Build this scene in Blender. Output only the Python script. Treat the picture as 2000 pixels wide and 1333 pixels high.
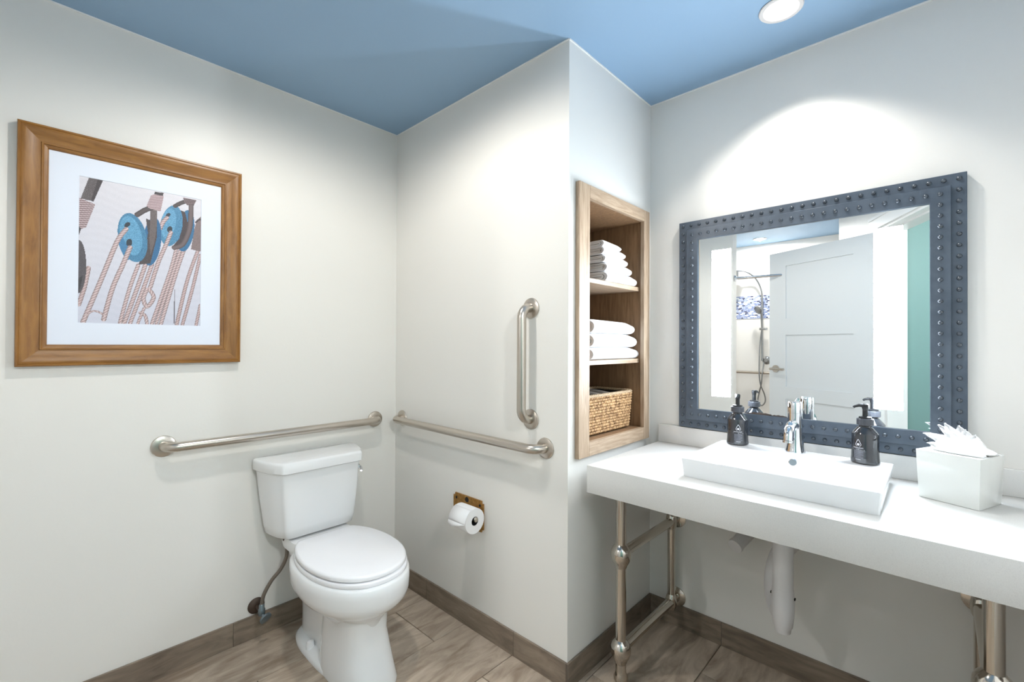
import bpy, bmesh, math, random
import numpy as np
from mathutils import Vector, Matrix
from mathutils.geometry import tessellate_polygon
random.seed(7)
PI = math.pi
S = bpy.context.scene
C = S.collection
for o in list(bpy.data.objects): bpy.data.objects.remove(o)

# ------------------------------------------------------------------ camera
cam = bpy.data.cameras.new('camera')
cam.sensor_fit = 'HORIZONTAL'; cam.sensor_width = 36.0; cam.lens = 15.924
cam.clip_start = 0.02; cam.clip_end = 50
camo = bpy.data.objects.new('camera', cam); C.objects.link(camo)
_r = (0.72804696, 0.6855118, 0.0046045); _u = (0.00152933, -0.00834086, 0.99996404); _f = (-0.68552555, 0.72801374, 0.00712092)
camo.matrix_world = Matrix(((_r[0], _u[0], -_f[0], 2.1966), (_r[1], _u[1], -_f[1], -1.3911), (_r[2], _u[2], -_f[2], 1.296), (0, 0, 0, 1)))
S.camera = camo

# ------------------------------------------------------------------ world, light levels, exposure
w = bpy.data.worlds.new('world'); S.world = w; w.use_nodes = True
w.node_tree.nodes['Background'].inputs[0].default_value = (0.9, 0.95, 1, 1)
w.node_tree.nodes['Background'].inputs[1].default_value = 0.0
vs = S.view_settings
vs.view_transform = 'Standard'; vs.look = 'None'; vs.gamma = 1.0; vs.use_curve_mapping = False
vs.exposure = 0.24
E_VANITY, E_TOILET, E_SHOWER, E_HALL = 25.0, 30.0, 58.0, 60.0
E_STRIP = 66.0

ZC = 2.458          # ceiling height
XC, YD = 1.179, 0.667

# ------------------------------------------------------------------ helpers
def link(o, parent=None):
    C.objects.link(o)
    if parent is not None: o.parent = parent
    return o

def root_loc(p):
    v = Vector((0, 0, 0))
    while p is not None:
        v += p.location; p = p.parent
    return v

class MB:
    def __init__(s): s.v = []; s.f = []
    def add(s, vs_, fs):
        n = len(s.v); s.v += [tuple(v) for v in vs_]; s.f += [tuple(i + n for i in f) for f in fs]; return s
    def box(s, x0, x1, y0, y1, z0, z1):
        return s.add([(x0,y0,z0),(x1,y0,z0),(x1,y1,z0),(x0,y1,z0),(x0,y0,z1),(x1,y0,z1),(x1,y1,z1),(x0,y1,z1)],
                     [(0,3,2,1),(4,5,6,7),(0,1,5,4),(1,2,6,5),(2,3,7,6),(3,0,4,7)])
    def prism(s, poly, z0, z1):
        n = len(poly)
        a = sum(poly[i][0]*poly[(i+1)%n][1]-poly[(i+1)%n][0]*poly[i][1] for i in range(n))
        if a < 0: poly = poly[::-1]
        return s.add([(x,y,z0) for x,y in poly]+[(x,y,z1) for x,y in poly],
                     [tuple(range(n))[::-1], tuple(range(n,2*n))]+[(i,(i+1)%n,n+(i+1)%n,n+i) for i in range(n)])
    def loft(s, rings, cap0=True, cap1=True):
        n = len(rings[0]); m = len(rings)
        vs_ = [v for r in rings for v in r]
        fs = [(k*n+i, k*n+(i+1)%n, (k+1)*n+(i+1)%n, (k+1)*n+i) for k in range(m-1) for i in range(n)]
        if cap0: fs.append(tuple(range(n))[::-1])
        if cap1: fs.append(tuple(range((m-1)*n, m*n)))
        return s.add(vs_, fs)
    def lathe(s, prof, o=(0,0,0), axis=(0,0,1), n=32, cap0=True, cap1=True):
        ax = Vector(axis).normalized(); q = Vector((0,0,1)).rotation_difference(ax); o = Vector(o)
        return s.loft([[o + q @ Vector((r*math.cos(2*PI*i/n), r*math.sin(2*PI*i/n), h)) for i in range(n)] for r, h in prof], cap0, cap1)
    def cyl(s, p0, p1, r, n=24, r1=None):
        d = Vector(p1)-Vector(p0)
        return s.lathe([(r,0),(r if r1 is None else r1, d.length)], p0, d, n)
    def tube(s, pts, r, n=16):
        pts = [Vector(p) for p in pts]; m = len(pts)
        rr = r if isinstance(r, (list, tuple)) else [r]*m
        t = [(pts[min(i+1,m-1)]-pts[max(i-1,0)]).normalized() for i in range(m)]
        a = t[0].orthogonal().normalized(); rings = []
        for i in range(m):
            if i: a = t[i-1].rotation_difference(t[i]) @ a
            a = (a - t[i]*a.dot(t[i])).normalized(); b = t[i].cross(a)
            rings.append([pts[i] + rr[i]*(a*math.cos(2*PI*k/n)+b*math.sin(2*PI*k/n)) for k in range(n)])
        return s.loft(rings)
    def sphere(s, c, r, n=20, m=12, sq=(1,1,1)):
        return s.loft([[(c[0]+r*sq[0]*math.sin(PI*j/m)*math.cos(2*PI*i/n), c[1]+r*sq[1]*math.sin(PI*j/m)*math.sin(2*PI*i/n), c[2]-r*sq[2]*math.cos(PI*j/m)) for i in range(n)] for j in [0.15]+list(range(1,m))+[m-0.15]])
    def build(s, name, m, parent=None, bevel=0, seg=2, smooth=None, origin=None, weld=False):
        me = bpy.data.meshes.new(name); me.from_pydata(s.v, [], s.f); me.update()
        off = Vector(origin) if origin is not None else (root_loc(parent) if parent is not None else Vector((0,0,0)))
        bm = bmesh.new(); bm.from_mesh(me)
        if weld: bmesh.ops.remove_doubles(bm, verts=bm.verts, dist=1e-5)
        bmesh.ops.recalc_face_normals(bm, faces=bm.faces)
        if bevel:
            es = [e for e in bm.edges if len(e.link_faces)==2 and e.calc_face_angle(0) > 0.5]
            bmesh.ops.bevel(bm, geom=es, offset=bevel, segments=seg, profile=0.5, affect='EDGES', clamp_overlap=True)
        bm.to_mesh(me); bm.free()
        me.transform(Matrix.Translation(-off))
        if smooth is None: smooth = 40
        if smooth:
            me.polygons.foreach_set('use_smooth', [True]*len(me.polygons)); me.set_sharp_from_angle(angle=math.radians(smooth))
        if m is not None: me.materials.append(m)
        o = bpy.data.objects.new(name, me)
        if origin is not None:
            o.location = Vector(origin) - (root_loc(parent) if parent is not None else Vector((0,0,0)))
        return link(o, parent)

def thing(name, label, cat, loc, group=None):
    o = bpy.data.objects.new(name, None); o.empty_display_size = 0.05; o.location = loc
    o['label'] = label; o['category'] = cat
    if group: o['group'] = group
    return link(o)
def tag(o, label, cat, group=None):
    o['label'] = label; o['category'] = cat
    if group: o['group'] = group
    return o
def struct(o, label=None, cat=None):
    o['kind'] = 'structure'
    if label: o['label'] = label
    if cat: o['category'] = cat
    return o
def dup(o, loc, parent=None):
    c = o.copy(); c.location = loc; return link(c, parent)

def catmull(pts, k=8, closed=False):
    pts = [Vector(p) for p in pts]; n = len(pts); out = []
    rng = n if closed else n-1
    for i in range(rng):
        if closed: p0,p1,p2,p3 = pts[i-1],pts[i],pts[(i+1)%n],pts[(i+2)%n]
        else: p0,p1,p2,p3 = pts[max(i-1,0)],pts[i],pts[i+1],pts[min(i+2,n-1)]
        for j in range(k):
            t = j/k
            out.append(0.5*((2*p1)+(p2-p0)*t+(2*p0-5*p1+4*p2-p3)*t*t+(3*p1-p0-3*p2+p3)*t**3))
    if not closed: out.append(pts[-1])
    return out

# ------------------------------------------------------------------ materials
def srgb(r, g, b):
    f = lambda c: (c/255/12.92) if c/255 <= 0.04045 else ((c/255+0.055)/1.055)**2.4
    return (f(r), f(g), f(b), 1)
def mat(name, col, rough=0.5, metal=0.0, spec=0.5, coat=0.0, bump=None, emit=None, trans=0.0, sheen=0.0):
    m = bpy.data.materials.new(name); m.use_nodes = True; nt = m.node_tree; b = nt.nodes['Principled BSDF']
    b.inputs['Base Color'].default_value = col; b.inputs['Roughness'].default_value = rough; b.inputs['Metallic'].default_value = metal
    b.inputs['Specular IOR Level'].default_value = spec; b.inputs['Coat Weight'].default_value = coat
    b.inputs['Transmission Weight'].default_value = trans; b.inputs['Sheen Weight'].default_value = sheen
    if emit: b.inputs['Emission Color'].default_value = emit[0]; b.inputs['Emission Strength'].default_value = emit[1]
    if bump:
        sc, st, dist = bump
        g = nt.nodes.new('ShaderNodeNewGeometry'); n = nt.nodes.new('ShaderNodeTexNoise'); n.inputs['Scale'].default_value = sc; n.inputs['Detail'].default_value = 3
        bp = nt.nodes.new('ShaderNodeBump'); bp.inputs['Strength'].default_value = st; bp.inputs['Distance'].default_value = dist
        nt.links.new(g.outputs['Position'], n.inputs['Vector']); nt.links.new(n.outputs['Fac'], bp.inputs['Height']); nt.links.new(bp.outputs['Normal'], b.inputs['Normal'])
    return m
def vary(m, c0, c1, scale=(3,3,3), noise=4.0, detail=6, lo=0.35, hi=0.65, coords='Position', rnd=False, dist=0.0):
    """two-tone noise colour on a material, optionally shifted per object"""
    nt = m.node_tree; b = nt.nodes['Principled BSDF']; N = nt.nodes.new; L = nt.links.new
    if coords == 'Position': src = N('ShaderNodeNewGeometry').outputs['Position']
    else: src = N('ShaderNodeTexCoord').outputs['Object']
    mp = N('ShaderNodeMapping'); mp.inputs['Scale'].default_value = scale
    L(src, mp.inputs['Vector'])
    if rnd:
        oi = N('ShaderNodeObjectInfo'); mu = N('ShaderNodeMath'); mu.operation = 'MULTIPLY'; mu.inputs[1].default_value = 37.0
        L(oi.outputs['Random'], mu.inputs[0]); L(mu.outputs[0], mp.inputs['Location'])
    n = N('ShaderNodeTexNoise'); n.inputs['Scale'].default_value = noise; n.inputs['Detail'].default_value = detail; n.inputs['Roughness'].default_value = 0.6; n.inputs['Distortion'].default_value = dist
    L(mp.outputs[0], n.inputs['Vector'])
    r = N('ShaderNodeValToRGB'); r.color_ramp.elements[0].position = lo; r.color_ramp.elements[1].position = hi
    r.color_ramp.elements[0].color = c0; r.color_ramp.elements[1].color = c1
    L(n.outputs['Fac'], r.inputs['Fac']); L(r.outputs['Color'], b.inputs['Base Color'])
    return n, r

M = {}
M['wall'] = mat('wall_paint', srgb(231,229,224), 0.42, spec=0.35, bump=(90, 0.10, 0.002))
M['ceiling'] = mat('ceiling_blue_paint', srgb(144,174,202), 0.5, spec=0.3, bump=(60, 0.06, 0.002))
M['white_trim'] = mat('white_trim', srgb(236,236,234), 0.4)
M['door'] = mat('door_paint', srgb(222,225,226), 0.4)
M['teal'] = mat('teal_paint', srgb(142,176,172), 0.5)
M['shower_tile'] = mat('white_shower_tile', srgb(242,240,236), 0.2)
M['ceramic'] = mat('white_ceramic', srgb(238,239,240), 0.07, spec=0.5, coat=0.25)
M['seat'] = mat('seat_plastic', srgb(243,243,246), 0.22)
M['quartz'] = mat('white_quartz', srgb(232,231,228), 0.25)
vary(M['quartz'], srgb(212,211,208), srgb(224,223,220), noise=260, detail=2, lo=0.3, hi=0.5)
M['chrome'] = mat('chrome', srgb(228,230,234), 0.06, metal=1.0)
M['nickel'] = mat('polished_nickel', srgb(205,198,188), 0.12, metal=1.0)
M['steel'] = mat('brushed_steel', srgb(196,188,178), 0.3, metal=1.0)
M['hose'] = mat('braided_hose', srgb(128,120,112), 0.45, metal=0.8, bump=(600, 0.5, 0.001))
M['rusty'] = mat('tarnished_metal', srgb(84,70,62), 0.6, metal=0.6)
M['valve'] = mat('valve_grey', srgb(120,132,138), 0.35, metal=0.7)
M['black'] = mat('black_plastic', srgb(30,31,34), 0.3)
M['grey_plastic'] = mat('grey_collar', srgb(72,74,80), 0.3)
M['bottle'] = mat('smoked_bottle', srgb(44,47,52), 0.08, spec=0.9)
M['ink'] = mat('white_print', srgb(214,214,222), 0.5)
M['ink_dim'] = mat('grey_print', srgb(120,122,134), 0.5)
M['slate'] = mat('slate_metal_paint', srgb(80,88,97), 0.38, spec=0.5)
vary(M['slate'], srgb(70,81,94), srgb(83,94,107), noise=6)
M['rivet'] = mat('slate_rivet', srgb(66,74,83), 0.2, spec=0.7)
M['mirror'] = mat('mirror_glass', (0.93,0.95,0.95,1), 0.0, metal=1.0)
M['strip'] = mat('lit_frosted_glass', (1,1,1,1), 0.4, emit=((0.80,0.90,1.0,1), E_STRIP))
M['corrosion'] = mat('mirror_corrosion', srgb(96,84,78), 0.7)
M['pvc'] = mat('white_pvc_cover', srgb(226,224,224), 0.35)
M['dark'] = mat('dark_gap', srgb(25,24,24), 0.8)
M['tissue'] = mat('tissue_paper', srgb(250,250,250), 0.9, bump=(200,0.2,0.001))
M['lacquer'] = mat('white_lacquer', srgb(232,234,230), 0.12, coat=0.3)
M['paper'] = mat('toilet_paper', srgb(244,243,244), 0.95, bump=(150,0.25,0.001))
M['towel'] = mat('white_terry', srgb(240,240,242), 0.95, sheen=0.3, bump=(420, 0.7, 0.003))
M['board'] = mat('mat_board', srgb(226,232,244), 0.8)
M['lens'] = mat('lamp_lens', (1,1,1,1), 0.4, emit=((1,0.96,0.9,1), 6.0))
M['can'] = mat('downlight_white', srgb(214,210,208), 0.35)
M['grout'] = mat('grout', srgb(96,86,76), 0.9)
M['brass'] = mat('brass_plate', srgb(176,132,70), 0.45, metal=0.75)
vary(M['brass'], srgb(150,108,52), srgb(190,146,84), noise=30)

# timber of the niche: pale oak with long vertical grain
def wood(name, c0, c1, scale, rough=0.5, noise=6.0, bump=0.15):
    m = mat(name, c1, rough)
    n, r = vary(m, c0, c1, scale=scale, noise=noise, detail=8, lo=0.3, hi=0.7, dist=0.6)
    nt = m.node_tree; bp = nt.nodes.new('ShaderNodeBump'); bp.inputs['Strength'].default_value = bump; bp.inputs['Distance'].default_value = 0.002
    nt.links.new(n.outputs['Fac'], bp.inputs['Height']); nt.links.new(bp.outputs['Normal'], nt.nodes['Principled BSDF'].inputs['Normal'])
    return m
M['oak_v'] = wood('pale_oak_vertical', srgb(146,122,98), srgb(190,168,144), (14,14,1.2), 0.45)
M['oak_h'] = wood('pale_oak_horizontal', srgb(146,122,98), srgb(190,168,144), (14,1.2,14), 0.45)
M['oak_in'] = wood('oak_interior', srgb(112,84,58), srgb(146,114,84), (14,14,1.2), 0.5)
M['gold_h'] = wood('golden_frame_h', srgb(116,74,26), srgb(158,110,50), (10,1.5,10), 0.38, 5.0, 0.05)
M['gold_v'] = wood('golden_frame_v', srgb(116,74,26), srgb(158,110,50), (10,10,1.5), 0.38, 5.0, 0.05)

# wood-look porcelain tile, grain runs along y; every tile shifted on its own
def tile_mat(name, scale, c0, c1):
    m = mat(name, c1, 0.42, spec=0.45)
    n, r = vary(m, c0, c1, scale=scale, noise=3.2, detail=10, lo=0.28, hi=0.72, coords='Object', rnd=True, dist=0.8)
    nt = m.node_tree; N = nt.nodes.new; L = nt.links.new; b = nt.nodes['Principled BSDF']
    oi = N('ShaderNodeObjectInfo'); mr = N('ShaderNodeMapRange'); mr.inputs[3].default_value = 0.86; mr.inputs[4].default_value = 1.1
    L(oi.outputs['Random'], mr.inputs[0])
    hs = N('ShaderNodeHueSaturation'); L(mr.outputs[0], hs.inputs['Value']); L(r.outputs['Color'], hs.inputs['Color']); L(hs.outputs[0], b.inputs['Base Color'])
    bp = N('ShaderNodeBump'); bp.inputs['Strength'].default_value = 0.2; bp.inputs['Distance'].default_value = 0.002; L(n.outputs['Fac'], bp.inputs['Height']); L(bp.outputs['Normal'], b.inputs['Normal'])
    return m
M['tile'] = tile_mat('floor_tile', (6,1.6,6), srgb(140,122,105), srgb(204,188,170))
M['base_x'] = tile_mat('base_tile_x', (1.6,6,8), srgb(96,84,73), srgb(150,135,119))
M['base_y'] = tile_mat('base_tile_y', (6,1.6,8), srgb(96,84,73), srgb(150,135,119))

# mosaic band: small blue and white glass tiles
def mosaic():
    m = mat('mosaic', srgb(150,165,200), 0.15); nt = m.node_tree; N = nt.nodes.new; L = nt.links.new; b = nt.nodes['Principled BSDF']
    g = N('ShaderNodeNewGeometry'); sx = N('ShaderNodeSeparateXYZ'); cx = N('ShaderNodeCombineXYZ')
    L(g.outputs['Position'], sx.inputs[0]); L(sx.outputs['X'], cx.inputs['X']); L(sx.outputs['Z'], cx.inputs['Y'])
    br = N('ShaderNodeTexBrick'); br.inputs['Scale'].default_value = 1.0; br.inputs['Brick Width'].default_value = 0.034; br.inputs['Row Height'].default_value = 0.0145
    br.inputs['Mortar Size'].default_value = 0.0012; br.inputs['Color1'].default_value = (0,0,0,1); br.inputs['Color2'].default_value = (1,1,1,1); br.inputs['Mortar'].default_value = (0.55,0.55,0.55,1)
    br.offset = 0.37; br.squash = 0.7; br.squash_frequency = 3
    L(cx.outputs[0], br.inputs['Vector'])
    r = N('ShaderNodeValToRGB'); cr = r.color_ramp; cr.interpolation = 'CONSTANT'
    cols = [(0.0,(30,40,84)),(0.16,(116,132,180)),(0.36,(164,176,208)),(0.54,(222,228,240)),(0.57,(236,244,250)),(0.78,(136,152,194))]
    cr.elements[0].position = 0; cr.elements[0].color = srgb(*cols[0][1]); cr.elements[1].position = cols[1][0]; cr.elements[1].color = srgb(*cols[1][1])
    for p_, c_ in cols[2:]: e = cr.elements.new(p_); e.color = srgb(*c_)
    L(br.outputs['Color'], r.inputs['Fac']); L(r.outputs['Color'], b.inputs['Base Color'])
    return m
M['mosaic'] = mosaic()
# basket fibre
M['fibre'] = mat('water_hyacinth', srgb(206,172,128), 0.7, bump=(300,0.4,0.002))
vary(M['fibre'], srgb(122,86,50), srgb(196,158,112), scale=(1,1,1), noise=55, detail=3, lo=0.35, hi=0.62)
M['rim'] = mat('basket_rim', srgb(176,152,122), 0.7, bump=(300,0.4,0.002))

# ------------------------------------------------------------------ structure: floor, walls, ceiling
EA = Vector((1.87, -1.58)); ED = Vector((0.4452, 0.8954)); EN = Vector((0.8954, -0.4452))   # entry wall line, its direction, outward normal
def st(s_, t_): v = EA + ED*s_ + EN*t_; return (v.x, v.y)

floor = struct(MB().prism([(-0.1,0.77),(-0.1,-3.2),(4.4,-3.2),(4.4,0.77)], -0.1, -0.004).build('floor', M['grout']), 'grey-brown wood-look tiled bathroom floor with dark grout', 'floor')
tile_me = MB().box(-0.1510,0.1510,-0.3035,0.3035,-0.02,0.0).build('tile', M['tile'], floor, bevel=0.0015, seg=1, origin=(0.0,0,0))
tile_me.location = (0.1425, -0.48+0.305, 0)
first = True
for i in range(-1, 9):
    x = -0.015 + 0.305*i + 0.1525
    off = -0.175 if i % 2 == 1 else 0.13
    for j in range(-6, 3):
        y = off + 0.61*j + 0.305
        if x < -0.05 or y > 0.97 or y < -3.3: continue
        if x < 1.0 and y-0.3 > 0.01: continue
        if first: tile_me.location = (x, y, 0); first = False
        else: dup(tile_me, (x, y, 0), floor)

# ceiling: one sheet with round openings for the downlights, slab above
DL = {'vanity': (1.803, 0.372), 'toilet': (0.90, -0.75), 'shower': (0.78, -2.77)}
def circ(c, r, n=40): return [(c[0]+r*math.cos(2*PI*i/n), c[1]+r*math.sin(2*PI*i/n)) for i in range(n)]
outer = [(-0.1,-3.2),(4.4,-3.2),(4.4,0.77),(-0.1,0.77)]
loops = [outer]+[circ(c, 0.056)[::-1] for c in DL.values()]
flat = [Vector((x,y,0)) for l in loops for x,y in l]
tris = tessellate_polygon([[Vector((x,y,0)) for x,y in l] for l in loops])
mb = MB(); mb.add([(v.x,v.y,ZC) for v in flat], [tuple(t) for t in tris]); mb.box(-0.1,4.4,-3.2,0.77,ZC+0.14,ZC+0.2)
ce = struct(mb.build('ceiling', M['ceiling'], smooth=0), 'blue painted bathroom ceiling', 'ceiling')
# keep the sheet facing down
bm = bmesh.new(); bm.from_mesh(ce.data)
for f in bm.faces:
    if abs(f.calc_center_median().z-ZC) < 1e-4 and f.normal.z > 0: f.normal_flip()
bm.to_mesh(ce.data); bm.free()

def wall(name, mb_, m='wall', label=None): return struct(mb_.build(name, M[m], smooth=0), label, 'wall')
wall('wall_left', MB().box(-0.1,0,-3.2,0.77,-0.02,ZC), label='off-white wall behind the toilet and the picture')
wall('wall_back', MB().box(0,XC-0.08,0,0.08,-0.02,ZC), label='off-white wall with the grab bars right of the toilet')
mb = MB(); N0,N1,NZ0,NZ1 = 0.100,0.580,0.900,1.885
mb.box(XC-0.08,XC,0,N0,-0.02,ZC); mb.box(XC-0.08,XC,N1,YD,-0.02,ZC); mb.box(XC-0.08,XC,N0,N1,-0.02,NZ0); mb.box(XC-0.08,XC,N0,N1,NZ1,ZC)
wall('wall_niche', mb, label='narrow off-white return wall holding the wooden niche')
wall('wall_right', MB().box(XC-0.08,3.2,YD,0.77,-0.02,ZC), label='off-white wall behind the mirror and the counter')
wall('wall_partition', MB().box(0,0.79,-1.95,-1.85,-0.02,ZC), label='short off-white partition beside the shower, seen in the mirror')
wall('wall_shower', MB().box(0,1.66,-3.18,-3.08,-0.02,ZC), 'shower_tile', 'white shower wall with a blue mosaic band, seen in the mirror')
wall('wall_shower_side', MB().box(1.56,1.66,-3.08,-2.2,-0.02,ZC), 'shower_tile', 'white side wall of the shower behind the open door')
# entry wall stands at an angle; opening from s=0.01 to s=1.02
TH = 0.18; O0, O1, OZ = -0.012, 1.02, 2.150
mb = MB(); mb.prism([st(-0.70,0),st(O0,0),st(O0,TH),st(-0.70,TH)], -0.02, ZC); mb.prism([st(O1,0),st(2.62,0),st(2.62,TH),st(O1,TH)], -0.02, ZC)
mb.prism([st(O0,0),st(O1,0),st(O1,TH),st(O0,TH)], OZ, ZC)
wall('wall_entry', mb, label='off-white angled wall around the doorway, seen in the mirror')
mb = MB()
mb.prism([st(-0.9,1.45),st(2.9,1.45),st(2.9,1.55),st(-0.9,1.55)], -0.02, ZC)
wall('wall_hall', mb, 'teal', 'long teal side wall of the hallway beyond the doorway')
mb = MB(); mb.prism([st(-0.9,0.1),st(-0.9,1.45),st(-0.8,1.45),st(-0.8,0.1)], -0.02, ZC)
wall('wall_hall_end', mb, 'teal', 'teal end wall of the hallway, seen in the mirror')
mb = MB(); mb.prism([st(2.4,TH),st(2.4,1.45),st(2.5,1.45),st(2.5,TH)], -0.02, ZC)
wall('wall_hall_far', mb, 'wall', 'off-white far end wall of the hallway')

# doorway lining and casing
trim_n = 0
def trim(mb_, label, m='white_trim', bevel=0.0):
    global trim_n; trim_n += 1
    return struct(mb_.build('trim_%d' % trim_n, M[m], bevel=bevel, smooth=0), label, 'trim')
mb = MB(); j = 0.014
mb.prism([st(O0,-0.002),st(O0+j,-0.002),st(O0+j,TH+0.002),st(O0,TH+0.002)], 0, OZ)
mb.prism([st(O1-j,-0.002),st(O1,-0.002),st(O1,TH+0.002),st(O1-j,TH+0.002)], 0, OZ)
mb.prism([st(O0,-0.002),st(O1,-0.002),st(O1,TH+0.002),st(O0,TH+0.002)], OZ-j, OZ)
mb.prism([st(O0+j,0.055),st(O0+j+0.012,0.055),st(O0+j+0.012,0.095),st(O0+j,0.095)], 0, OZ-j)
mb.prism([st(O0+j,0.055),st(O1-j,0.055),st(O1-j,0.095),st(O0+j,0.095)], OZ-j-0.012, OZ-j)
trim(mb, 'white door lining of the entrance')
mb = MB(); cw = 0.075
mb.prism([st(O0-cw,-0.016),st(O0-0.004,-0.016),st(O0-0.004,0),st(O0-cw,0)], 0, OZ+cw)
mb.prism([st(O1+0.004,-0.016),st(O1+cw,-0.016),st(O1+cw,0),st(O1+0.004,0)], 0, OZ+cw)
mb.prism([st(O0-0.004,-0.016),st(O1+0.004,-0.016),st(O1+0.004,0),st(O0-0.004,0)], OZ+0.004, OZ+cw)
mb.prism([st(O0-cw,-0.024),st(O1+cw,-0.024),st(O1+cw,0),st(O0-cw,0)], OZ+cw, OZ+cw+0.02)
trim(mb, 'white door casing around the entrance')
# paint bead where walls meet the blue ceiling
for nm, b_ in (('left wall',(0,0.004,-1.85,0)),('back wall',(0,XC,-0.004,0)),('niche wall',(XC,XC+0.004,0,YD)),('mirror wall',(XC,2.95,YD-0.004,YD))):
    trim(MB().box(*b_, ZC-0.005, ZC), 'thin white paint bead along the ceiling edge of the %s' % nm)

# tile baseboards, one object per tile
BH, BT = 0.10, 0.009
def baseboard(name, axis, a0, a1, c0, c1, joints, label):
    root = struct(bpy.data.objects.new(name, None), label, 'baseboard'); link(root)
    cuts = [a0]+[q for q in joints if a0 < q < a1]+[a1]
    for k in range(len(cuts)-1):
        p, q = cuts[k]+0.0009, cuts[k+1]-0.0009; cxx = (p+q)/2
        if axis == 'y': MB().box(c0,c1,p,q,0,BH).build('tile', M['base_y'], root, bevel=0.001, seg=1, origin=((c0+c1)/2,cxx,0))
        else: MB().box(p,q,c0,c1,0,BH).build('tile', M['base_x'], root, bevel=0.001, seg=1, origin=(cxx,(c0+c1)/2,0))
    if axis == 'y': MB().box(min(c0,c1)+0.001,max(c0,c1)-0.001,a0,a1,0,BH-0.001).build('grout', M['grout'], root)
    else: MB().box(a0,a1,min(c0,c1)+0.001,max(c0,c1)-0.001,0,BH-0.001).build('grout', M['grout'], root)
baseboard('baseboard_left','y',-1.85,0,0,BT,[-1.40,-0.79,-0.18],'grey-brown tile baseboard behind the toilet')
baseboard('baseboard_back','x',BT,XC,-BT,0,[0.306,0.91],'grey-brown tile baseboard below the paper holder')
baseboard('baseboard_niche','y',-BT,YD,XC,XC+BT,[0.56],'grey-brown tile baseboard below the niche')
baseboard('baseboard_right','x',XC+BT,2.95,YD-BT,YD,[1.513,2.123,2.733],'grey-brown tile baseboard under the counter')

# ------------------------------------------------------------------ open door (seen in the mirror)
LEV = Vector((1.061,-2.001)); HNG = Vector((1.868,-1.580))
dd = (HNG-LEV).normalized(); dn = Vector((dd.y,-dd.x))     # dn points away from the mirror side
if dn.y > 0: dn = -dn
DW = (HNG-LEV).length
def dp(a, t): v = LEV + dd*a + dn*t; return (v.x, v.y)
door = struct(bpy.data.objects.new('door_1', None), 'open white three-panel door with a lever handle, seen in the mirror', 'door'); door.location = (LEV.x,LEV.y,0); link(door)
def dbox(mb_, a0,a1,t0,t1,z0,z1): return mb_.prism([dp(a0,t0),dp(a1,t0),dp(a1,t1),dp(a0,t1)], z0, z1)
stile = 0.165; zs = [0.012, 0.25, 0.82, 0.93, 1.39, 1.535, 2.005, 2.134]
mb = MB(); dbox(mb,0,stile,0,0.042,zs[0],zs[-1]); dbox(mb,DW-stile,DW,0,0.042,zs[0],zs[-1])
for a, b in ((0,1),(2,3),(4,5),(6,7)): dbox(mb,stile,DW-stile,0,0.042,zs[a],zs[b])
mb.build('door_leaf', M['door'], door, smooth=0)
for a, b in ((1,2),(3,4),(5,6)): dbox(MB(),stile,DW-stile,0.012,0.030,zs[a],zs[b]).build('panel', M['door'], door, smooth=0)
hb = MB(); hx = 0.07; p = dp(hx,0); q = dp(hx,-0.012); q2 = dp(hx,-0.055); q3 = dp(hx+0.12,-0.055); q0 = dp(hx-0.02,-0.055)
hb.cyl((*p,1.085),(*q,1.085),0.033); hb.cyl((*q,1.085),(*q2,1.085),0.011); hb.tube([(*q0,1.085),(*q3,1.085)],0.010)
hb.build('lever_handle', M['steel'], door)
for z in (0.25,1.1,1.95):
    v = HNG + dd*0.002
    MB().cyl((v.x,v.y,z-0.05),(v.x,v.y,z+0.05),0.007).build('hinge', M['steel'], door)

# ------------------------------------------------------------------ downlights
def downlight(key, label, energy, spot=100, blend=0.3, col=(1,0.95,0.88), lz=0.03):
    x, y = DL[key]
    t = thing('recessed_downlight', label, 'light', (x,y,ZC), 'recessed ceiling lights')
    MB().lathe([(0.054,0.0),(0.066,0.0),(0.068,-0.003),(0.065,-0.006),(0.054,-0.005),(0.050,0.002),(0.054,0.0)], (x,y,ZC), n=48, cap0=False, cap1=False).build('trim_ring', M['can'], t)
    MB().lathe([(0.0515,-0.002),(0.049,0.03),(0.045,0.075),(0.047,0.08),(0.0545,0.002)], (x,y,ZC), n=48, cap0=False, cap1=False).build('reflector', M['can'], t)
    MB().lathe([(0.044,0.070),(0.044,0.074)], (x,y,ZC), n=40).build('lens', M['lens'], t)
    l = bpy.data.lights.new('lamp', 'SPOT'); l.energy = energy; l.spot_size = math.radians(spot); l.spot_blend = blend; l.shadow_soft_size = 0.035; l.color = col
    o = bpy.data.objects.new('lamp', l); o.location = (0,0,lz); link(o, t)
    return t
downlight('vanity', 'round recessed ceiling light directly above the mirror counter', E_VANITY, 108, 0.38)
downlight('toilet', 'round recessed ceiling light above the toilet', E_TOILET, 174, 0.5, lz=-0.012)
downlight('shower', 'round recessed shower ceiling light seen in the mirror', E_SHOWER, 176, 0.15, (1,0.97,0.93), 0.012)
hx_, hy_ = st(0.9, 0.85)  # unseen lamp added to light the teal hall and fill under the counter
t = thing('added_hall_lamp', 'unseen round lamp added to light the hallway and the space under the counter', 'light', (hx_,hy_,ZC))
MB().lathe([(0.14,0),(0.14,-0.02),(0.12,-0.05),(0.06,-0.065),(0.005,-0.068)], (hx_,hy_,ZC), n=32).build('shade', M['lens'], t)
l = bpy.data.lights.new('lamp','POINT'); l.energy = E_HALL; l.shadow_soft_size = 0.1; l.color = (1,0.97,0.93)
o = bpy.data.objects.new('lamp', l); o.location = (0,0,-0.2); link(o, t)

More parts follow.
